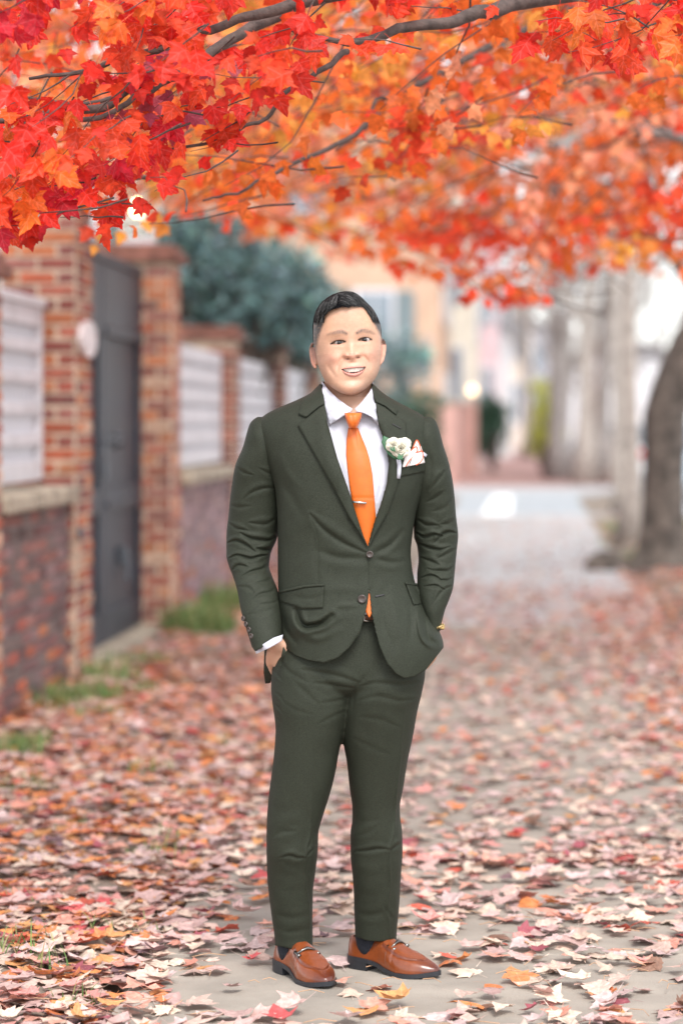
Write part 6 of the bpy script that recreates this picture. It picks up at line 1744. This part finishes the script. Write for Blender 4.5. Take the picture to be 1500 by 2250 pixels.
bough(maple, [(1250, 20, 8.8), (1100, 90, 8.4), (945, 172, 8.1), (880, 200, 8.0), (832, 220, 7.9), (800, 280, 7.8), (740, 330, 7.7)], [.018, .014, .011, .009, .007, .005, .003])
bough(maple, [(830, 250, 7.6), (740, 320, 7.4), (625, 368, 7.2), (560, 400, 7.1), (500, 430, 7.0), (440, 440, 7.0)], [.009, .008, .006, .005, .004, .003])
bough(maple, [(1120, 60, 9.6), (1060, 180, 9.3), (1000, 260, 9.0), (940, 330, 8.9), (860, 390, 8.8)], [.011, .009, .007, .005, .003])
bough(maple, [(420, 150, 6.8), (300, 200, 6.7), (200, 225, 6.6), (60, 215, 6.6)], [.008, .007, .006, .004])
bough(maple, [(330, 390, 6.9), (240, 400, 6.9), (140, 420, 6.9), (20, 410, 6.9)], [.007, .006, .005, .003])
bough(maple, [(1500, -30, 7.2), (1440, 10, 6.8), (1390, 50, 6.6), (1350, 62, 6.5), (1290, 58, 6.4)], [.012, .010, .007, .005, .003])

def lay(parent, L, nobj, mo, ma, geo, seed):
    P, A, Nn, S, C = L
    a, b = VX + P[:, 0] / P[:, 1] * F, VY - (P[:, 2] - CH) / P[:, 1] * F
    sc = S / P[:, 1] * ((a > -30) & (a < 1530) & (b > -30))
    o = np.argsort(-sc); top = o[:nobj]; rest = o[nobj:]
    gg = np.random.default_rng(seed)
    for i in top: leaf_object('leaf', P[i], A[i], Nn[i], float(S[i]), C[i], int(gg.integers(0, 8)), mo, parent)
    leaves_mass(P[rest], A[rest], Nn[rest], S[rest], C[rest], geo, ma, 'leaves', parent, seed=seed)
lay(maple, [np.concatenate(a) for a in zip(near)] if False else near, 300, M_lo, M_la, LG, 1)
P, A, Nn, S, C = mid
leaves_mass(P, A, Nn, S, C, LG2, M_la, 'leaves', maple, seed=2)

# second maple: the big dark trunk on the right and the soft mass of foliage behind
m2 = tag(empty('maple_tree', (1.46, 23.7, 0)), 'maple with a thick dark trunk at the right edge and blurred orange foliage', 'tree', 'maples in autumn colour')
def big_trunk():
    n, k = 42, 30; z = np.linspace(-.1, 4.6, n); V = []
    for zz in z:
        t = zz / 4.6
        r = .20 * (1 - .12 * t) + .30 * math.exp(-max(zz, 0) / .16) * .55 + .03 * math.exp(-((zz - 1.9) / .5) ** 2)
        cx = 1.44 + .10 * math.sin(zz * 1.1) * t + .40 * max(0, zz - 1.5) ** 1.3; cy = 23.7
        a = np.arange(k) / k * 2 * np.pi
        fl = 1 + .30 * math.exp(-max(zz, 0) / .22) * np.maximum(0, np.cos(a * 5 + .6)) + .05 * np.cos(a * 9 + zz * 1.3) + .05 * vnoise(a * 3, np.full(k, zz * 2.2), 3) + .035 * vnoise(a * 9, np.full(k, zz * 7), 4)
        V.append(np.stack([cx + r * fl * np.cos(a), cy + r * fl * np.sin(a), np.full(k, zz)], -1))
    child('trunk', mesh_np('trunk', np.array(V).reshape(-1, 3), grid_faces(n, k), M_bark, True), m2)
big_trunk()
for q, r in [([(2.30, 23.7, 3.4), (1.5, 22.5, 4.1), (.6, 21, 4.6), (-.4, 19, 4.7), (-1.3, 17.5, 4.4)], [.12, .09, .07, .045, .02]), ([(2.55, 23.7, 3.8), (2.1, 22, 4.6), (1.4, 19.5, 4.5), (.8, 17, 4.0), (.3, 15, 3.5)], [.11, .08, .06, .04, .015]),
             ([(2.95, 23.7, 4.3), (3.1, 24.5, 5.4), (3.2, 25, 6.6)], [.14, .10, .05]), ([(2.7, 23.7, 4.2), (1.6, 25, 5.2), (.2, 26, 6.0)], [.10, .07, .03]), ([(1.85, 23.6, 2.6), (1.45, 23.2, 3.1), (.8, 22.6, 3.6), (.1, 21.6, 4.0)], [.09, .06, .05, .02])]:
    bough(m2, [Vector(p) for p in q], r, M_bark)
bough(m2, [(1640, 330, 12), (1500, 305, 12.2), (1420, 290, 12.3), (1370, 276, 12.4), (1320, 235, 12.6), (1260, 205, 12.9)], [.05, .032, .028, .024, .018, .012], M_barkg)
for pts, r in [([(1180, 380, 15), (1080, 330, 14.5), (1010, 250, 14)], [.012, .018, .022]), ([(700, 420, 13), (820, 380, 13), (960, 300, 13.5), (1080, 240, 14)], [.006, .012, .018, .024]), ([(900, 520, 15), (1050, 480, 15), (1200, 420, 16), (1400, 400, 18)], [.006, .014, .022, .030])]:
    bough(m2, pts, r, M_twig)
tw = child('twigs', twigs_mesh(tw3 + tw4, .006), m2); tw['kind'] = 'stuff'
lay(m2, far, 300, M_lo, M_la, LG2, 3)
P, A, Nn, S, C = far2
leaves_mass(P, A, Nn, S, C, LG2, M_la, 'leaves', m2, seed=4)

# ---- fallen leaves
def ground_leaves(n, fx_, fy_, colf, seed, size=(.045, .085)):
    g = np.random.default_rng(seed)
    x = fx_(g, n); y = fy_(g, n); z = zground(x, y)
    s = g.uniform(*size, n)
    a = g.uniform(0, 2 * np.pi, n); tilt = np.abs(g.normal(size=n)) * .17
    Y = np.stack([np.cos(a), np.sin(a), g.normal(size=n) * .14], -1); Y /= np.linalg.norm(Y, axis=1)[:, None]
    b = g.uniform(0, 2 * np.pi, n)
    Nn = np.stack([np.cos(b) * tilt, np.sin(b) * tilt, np.where(g.random(n) < .6, 1.0, -1.0)], -1)
    pos = np.stack([x, y, z + .004 + .010 * g.random(n)], -1) - Y * (s * .4)[:, None]; pos[:, 2] = z + .006 + .014 * g.random(n)
    c = np.array([colf(g) for _ in range(n)]) * g.uniform(.8, 1.15, (n, 1))
    return [pos, Y, Nn, s, np.clip(c, 0, .92)]
PALE = [(.64, .45, .38), (.66, .49, .39), (.60, .40, .36), (.60, .44, .42), (.66, .52, .42), (.56, .37, .34)]
PINK = [(.64, .28, .21), (.66, .33, .25), (.58, .26, .23)]
DEEP = [(.50, .09, .09), (.34, .09, .11), (.56, .11, .07), (.28, .08, .09)]
ORNG = [(.68, .24, .08), (.66, .32, .13), (.60, .20, .08)]
BRWN = [(.24, .13, .09), (.30, .17, .12), (.20, .12, .13)]
def pick(w):
    groups = [PALE, PINK, DEEP, ORNG, BRWN]
    w = np.cumsum(w) / np.sum(w)
    def f(g):
        q = groups[int(np.searchsorted(w, g.random()))]; return q[int(g.integers(0, len(q)))] if len(q) == 6 else q[int(g.integers(0, 3))]
    return f
path_c = pick([.72, .14, .06, .05, .03]); left_c = pick([.50, .20, .06, .19, .05]); right_c = pick([.34, .22, .11, .25, .08])
def ydist(a, b, p=1.0): return lambda g, n: a + (b - a) * g.random(n) ** p
near_path = ground_leaves(800, lambda g, n: g.uniform(-1.0, .55, n), ydist(5.45, 8.0), path_c, 21, (.052, .095))
A0, A1 = W(560, 1990, 0), None
# a swept, barer patch of concrete round the feet, like in the photograph
k = []
for i in range(len(near_path[0])):
    x, y = near_path[0][i, 0], near_path[0][i, 1]
    bare = math.exp(-((x + .55) / .42) ** 2 - ((y - 6.12) / .34) ** 2)
    k.append(g.random() > bare * .93)
near_path = [a[np.array(k)] for a in near_path]
litter = [near_path]
litter.append(ground_leaves(3800, lambda g, n: g.uniform(-1.0, 1.1, n), lambda g, n: 7.8 + 13.5 * g.random(n) ** 1.45, path_c, 22, (.045, .08)))
litter.append(ground_leaves(1200, lambda g, n: g.uniform(-1.0, 1.1, n), ydist(15, 37, 1.2), path_c, 23, (.05, .08)))
litter.append(ground_leaves(9500, lambda g, n: -1.02 - 1.40 * g.random(n), lambda g, n: 5.3 + 9 * g.random(n) ** 1.0, left_c, 24, (.042, .09)))
litter.append(ground_leaves(3600, lambda g, n: -1.02 - 1.35 * g.random(n), ydist(14, 24), left_c, 25, (.05, .08)))
litter.append(ground_leaves(260, lambda g, n: g.uniform(.5, 1.1, n), ydist(4.5, 8.5), path_c, 31, (.05, .09)))
litter.append(ground_leaves(420, lambda g, n: g.uniform(-2.2, .6, n), ydist(3.6, 5.45), path_c, 32, (.05, .09)))
litter.append(ground_leaves(500, lambda g, n: -1.02 - .12 + .30 * g.random(n), ydist(5.4, 12), left_c, 26, (.045, .08)))
litter.append(ground_leaves(4600, lambda g, n: 1.0 + 1.6 * g.random(n) ** .9, ydist(9, 26), right_c, 27, (.05, .085)))
litter.append(ground_leaves(700, lambda g, n: .55 + .5 * g.random(n), ydist(9, 20), right_c, 28, (.05, .085)))
litter.append(ground_leaves(500, lambda g, n: g.uniform(1.1, 2.6, n), ydist(26, 37), right_c, 29, (.05, .085)))
L = [np.concatenate(a) for a in zip(*litter)]
P, A, Nn, S, C = L
a, b = VX + P[:, 0] / P[:, 1] * F, VY - (P[:, 2] - CH) / P[:, 1] * F
sc = S / P[:, 1] * ((a > 5) & (a < 1495) & (b < 2245))
# leaves hidden by the man's legs and shoes should not be singled out
sc *= ~((a > 590) & (a < 900) & (b < 2120))
clear = ~((np.abs(a - 665) < 68) & (b > 2080) & (b < 2178)) & ~((a > 765) & (a < 970) & (b > 2060) & (b < 2156))
o = np.argsort(-sc); top = [i for i in o[:380] if clear[i]][:300]; tset = set(top); rest = np.array([i for i in range(len(P)) if i not in tset and clear[i]])
gg = np.random.default_rng(5)
for i in top:
    c = C[i]; xx = P[i, 0]
    hue = 'brown' if c.max() < .33 and c[0] < 2.4 * c[1] else ('crimson' if c[1] < .1 else ('orange' if c[2] < .13 else ('pink' if c[1] < .30 else 'pale')))
    surf = 'on concrete' if xx > -1.0 else 'on the verge'
    side = ('below the shoes' if b[i] > 2165 else 'between man and verge' if a[i] < 760 else 'right of the shoes') if xx > -1.0 and b[i] > 2060 else ('at the bottom left corner' if b[i] > 2160 and a[i] < 300 else 'beside the left shoe height' if b[i] > 2060 else 'a step behind the man')
    if a[i] > 1230: side += ', near the right edge'
    side = side.replace('beside the left shoe height', 'level with the shoes')
    curl = 'small' if S[i] < .062 else 'large'
    where = f'{surf}, {side}'; hue = f'{curl} {hue}'
    o_ = leaf_object('fallen_leaf', P[i], A[i], Nn[i], float(S[i]), C[i], int(gg.integers(0, 8)), M_fo, None)
    tag(o_, f'{hue} fallen maple leaf {where}', 'leaf', f'{hue} leaves fallen {where}')
lit = leaves_mass(P[rest], A[rest], Nn[rest], S[rest], C[rest], LG2, M_fa, 'leaf_litter', None, seed=9, edge_dark=.2)
tag(lit, 'thick carpet of pale, pink and orange fallen maple leaves on path and verge', 'leaves')

# ---- grass tufts
def blades(cx, cy, rad, n, h, seed, lean=.5, wid=.0042):
    g = np.random.default_rng(seed); V, Q, C = [], [], []; o = 0
    for i in range(n):
        a = g.uniform(0, 6.28); r = rad * math.sqrt(g.random()); x, y = cx + r * math.cos(a), cy + r * math.sin(a)
        z = float(zground(np.array([x]), np.array([y]))[0]); hh = h * g.uniform(.5, 1.2); b = g.uniform(0, 6.28); d = np.array([math.cos(b), math.sin(b), 0]); l = lean * g.uniform(.3, 1.6)
        t = np.linspace(0, 1, 5)[:, None]
        P = np.array([x, y, z]) + d * hh * l * t ** 1.7 + np.array([0, 0, 1]) * hh * (t - .45 * l * t ** 2.4)
        s = np.cross(d, [0, 0, 1]); w = wid * (1 - .92 * t)
        V.append(np.stack([P - s * w, P + s * w], 1).reshape(-1, 3)); Q += [(o + 2 * k, o + 2 * k + 1, o + 2 * k + 3, o + 2 * k + 2) for k in range(4)]; o += 10
        c = np.array([(.10, .20, .05), (.14, .26, .07), (.20, .26, .10), (.34, .34, .14)][int(g.integers(0, 4))]) * g.uniform(.8, 1.3)
        C.append(np.repeat(c[None], 10, 0))
    return np.vstack(V), np.array(Q), np.vstack(C)
tufts = []
for i, (px_, py_, rad, n, h) in enumerate([(40, 2100, .10, 34, .10), (110, 2130, .05, 14, .09), (280, 2040, .10, 26, .07), (340, 1880, .10, 30, .09), (370, 1850, .07, 16, .08), (30, 1990, .06, 12, .07), (180, 2200, .08, 18, .07), (150, 1830, .08, 14, .06), (420, 1770, .06, 10, .07),
        (20, 1660, .16, 160, .10), (70, 1640, .12, 90, .10), (190, 1540, .20, 240, .14), (240, 1500, .18, 160, .14), (130, 1560, .15, 110, .12), (60, 1740, .12, 60, .08), (210, 1580, .15, 60, .09), (330, 1520, .18, 80, .09), (300, 1460, .2, 90, .11),
        (440, 1390, .26, 420, .24), (480, 1345, .26, 380, .26), (420, 1372, .2, 240, .22), (520, 1330, .2, 160, .18), (330, 1700, .1, 24, .07), (470, 1640, .1, 24, .07)]):
    Yg = CH * F / (py_ - VY); X = (px_ - VX) / F * Yg
    if X < XF + .1: X = XF + .14
    tufts.append(blades(X, Yg, rad, n, h, 100 + i, wid=.0034 if py_ > 1700 else .006))
for i in range(60):
    tufts.append(blades(g.uniform(1.15, 2.5), g.uniform(24, 36), .2, 40, .10, 300 + i, wid=.008))
V, Q, C, o = [], [], [], 0
for v_, q_, c_ in tufts: V.append(v_); Q.append(q_ + o); C.append(c_); o += len(v_)
tag(link('grass', mesh_np('grass', np.vstack(V), np.vstack(Q), M_grass, True, np.vstack(C))), 'tufts of green grass poking through the fallen leaves', 'grass', kind='stuff')
# twigs and stalks scattered on the ground in front
mb = MB(); gg = np.random.default_rng(8)
for i in range(170):
    x = gg.uniform(-1.35, .6); y = gg.uniform(5.45, 7.5); a = gg.uniform(0, 6.28); l = gg.uniform(.03, .10); z = float(zground(np.array([x]), np.array([y]))[0]) + .012
    mb.tube([(x, y, z), (x + math.cos(a) * l * .5, y + math.sin(a) * l * .5, z + .006), (x + math.cos(a + .3) * l, y + math.sin(a + .3) * l, z + .002)], .0011, 4, cap=False)
st = link('leaf_stalks', mb.mesh('leaf_stalks', mat('dry_stalk', (.50, .30, .18), .7, .1, 30), True)); tag(st, 'thin dry leaf stalks scattered over the path', 'stalks', kind='stuff')
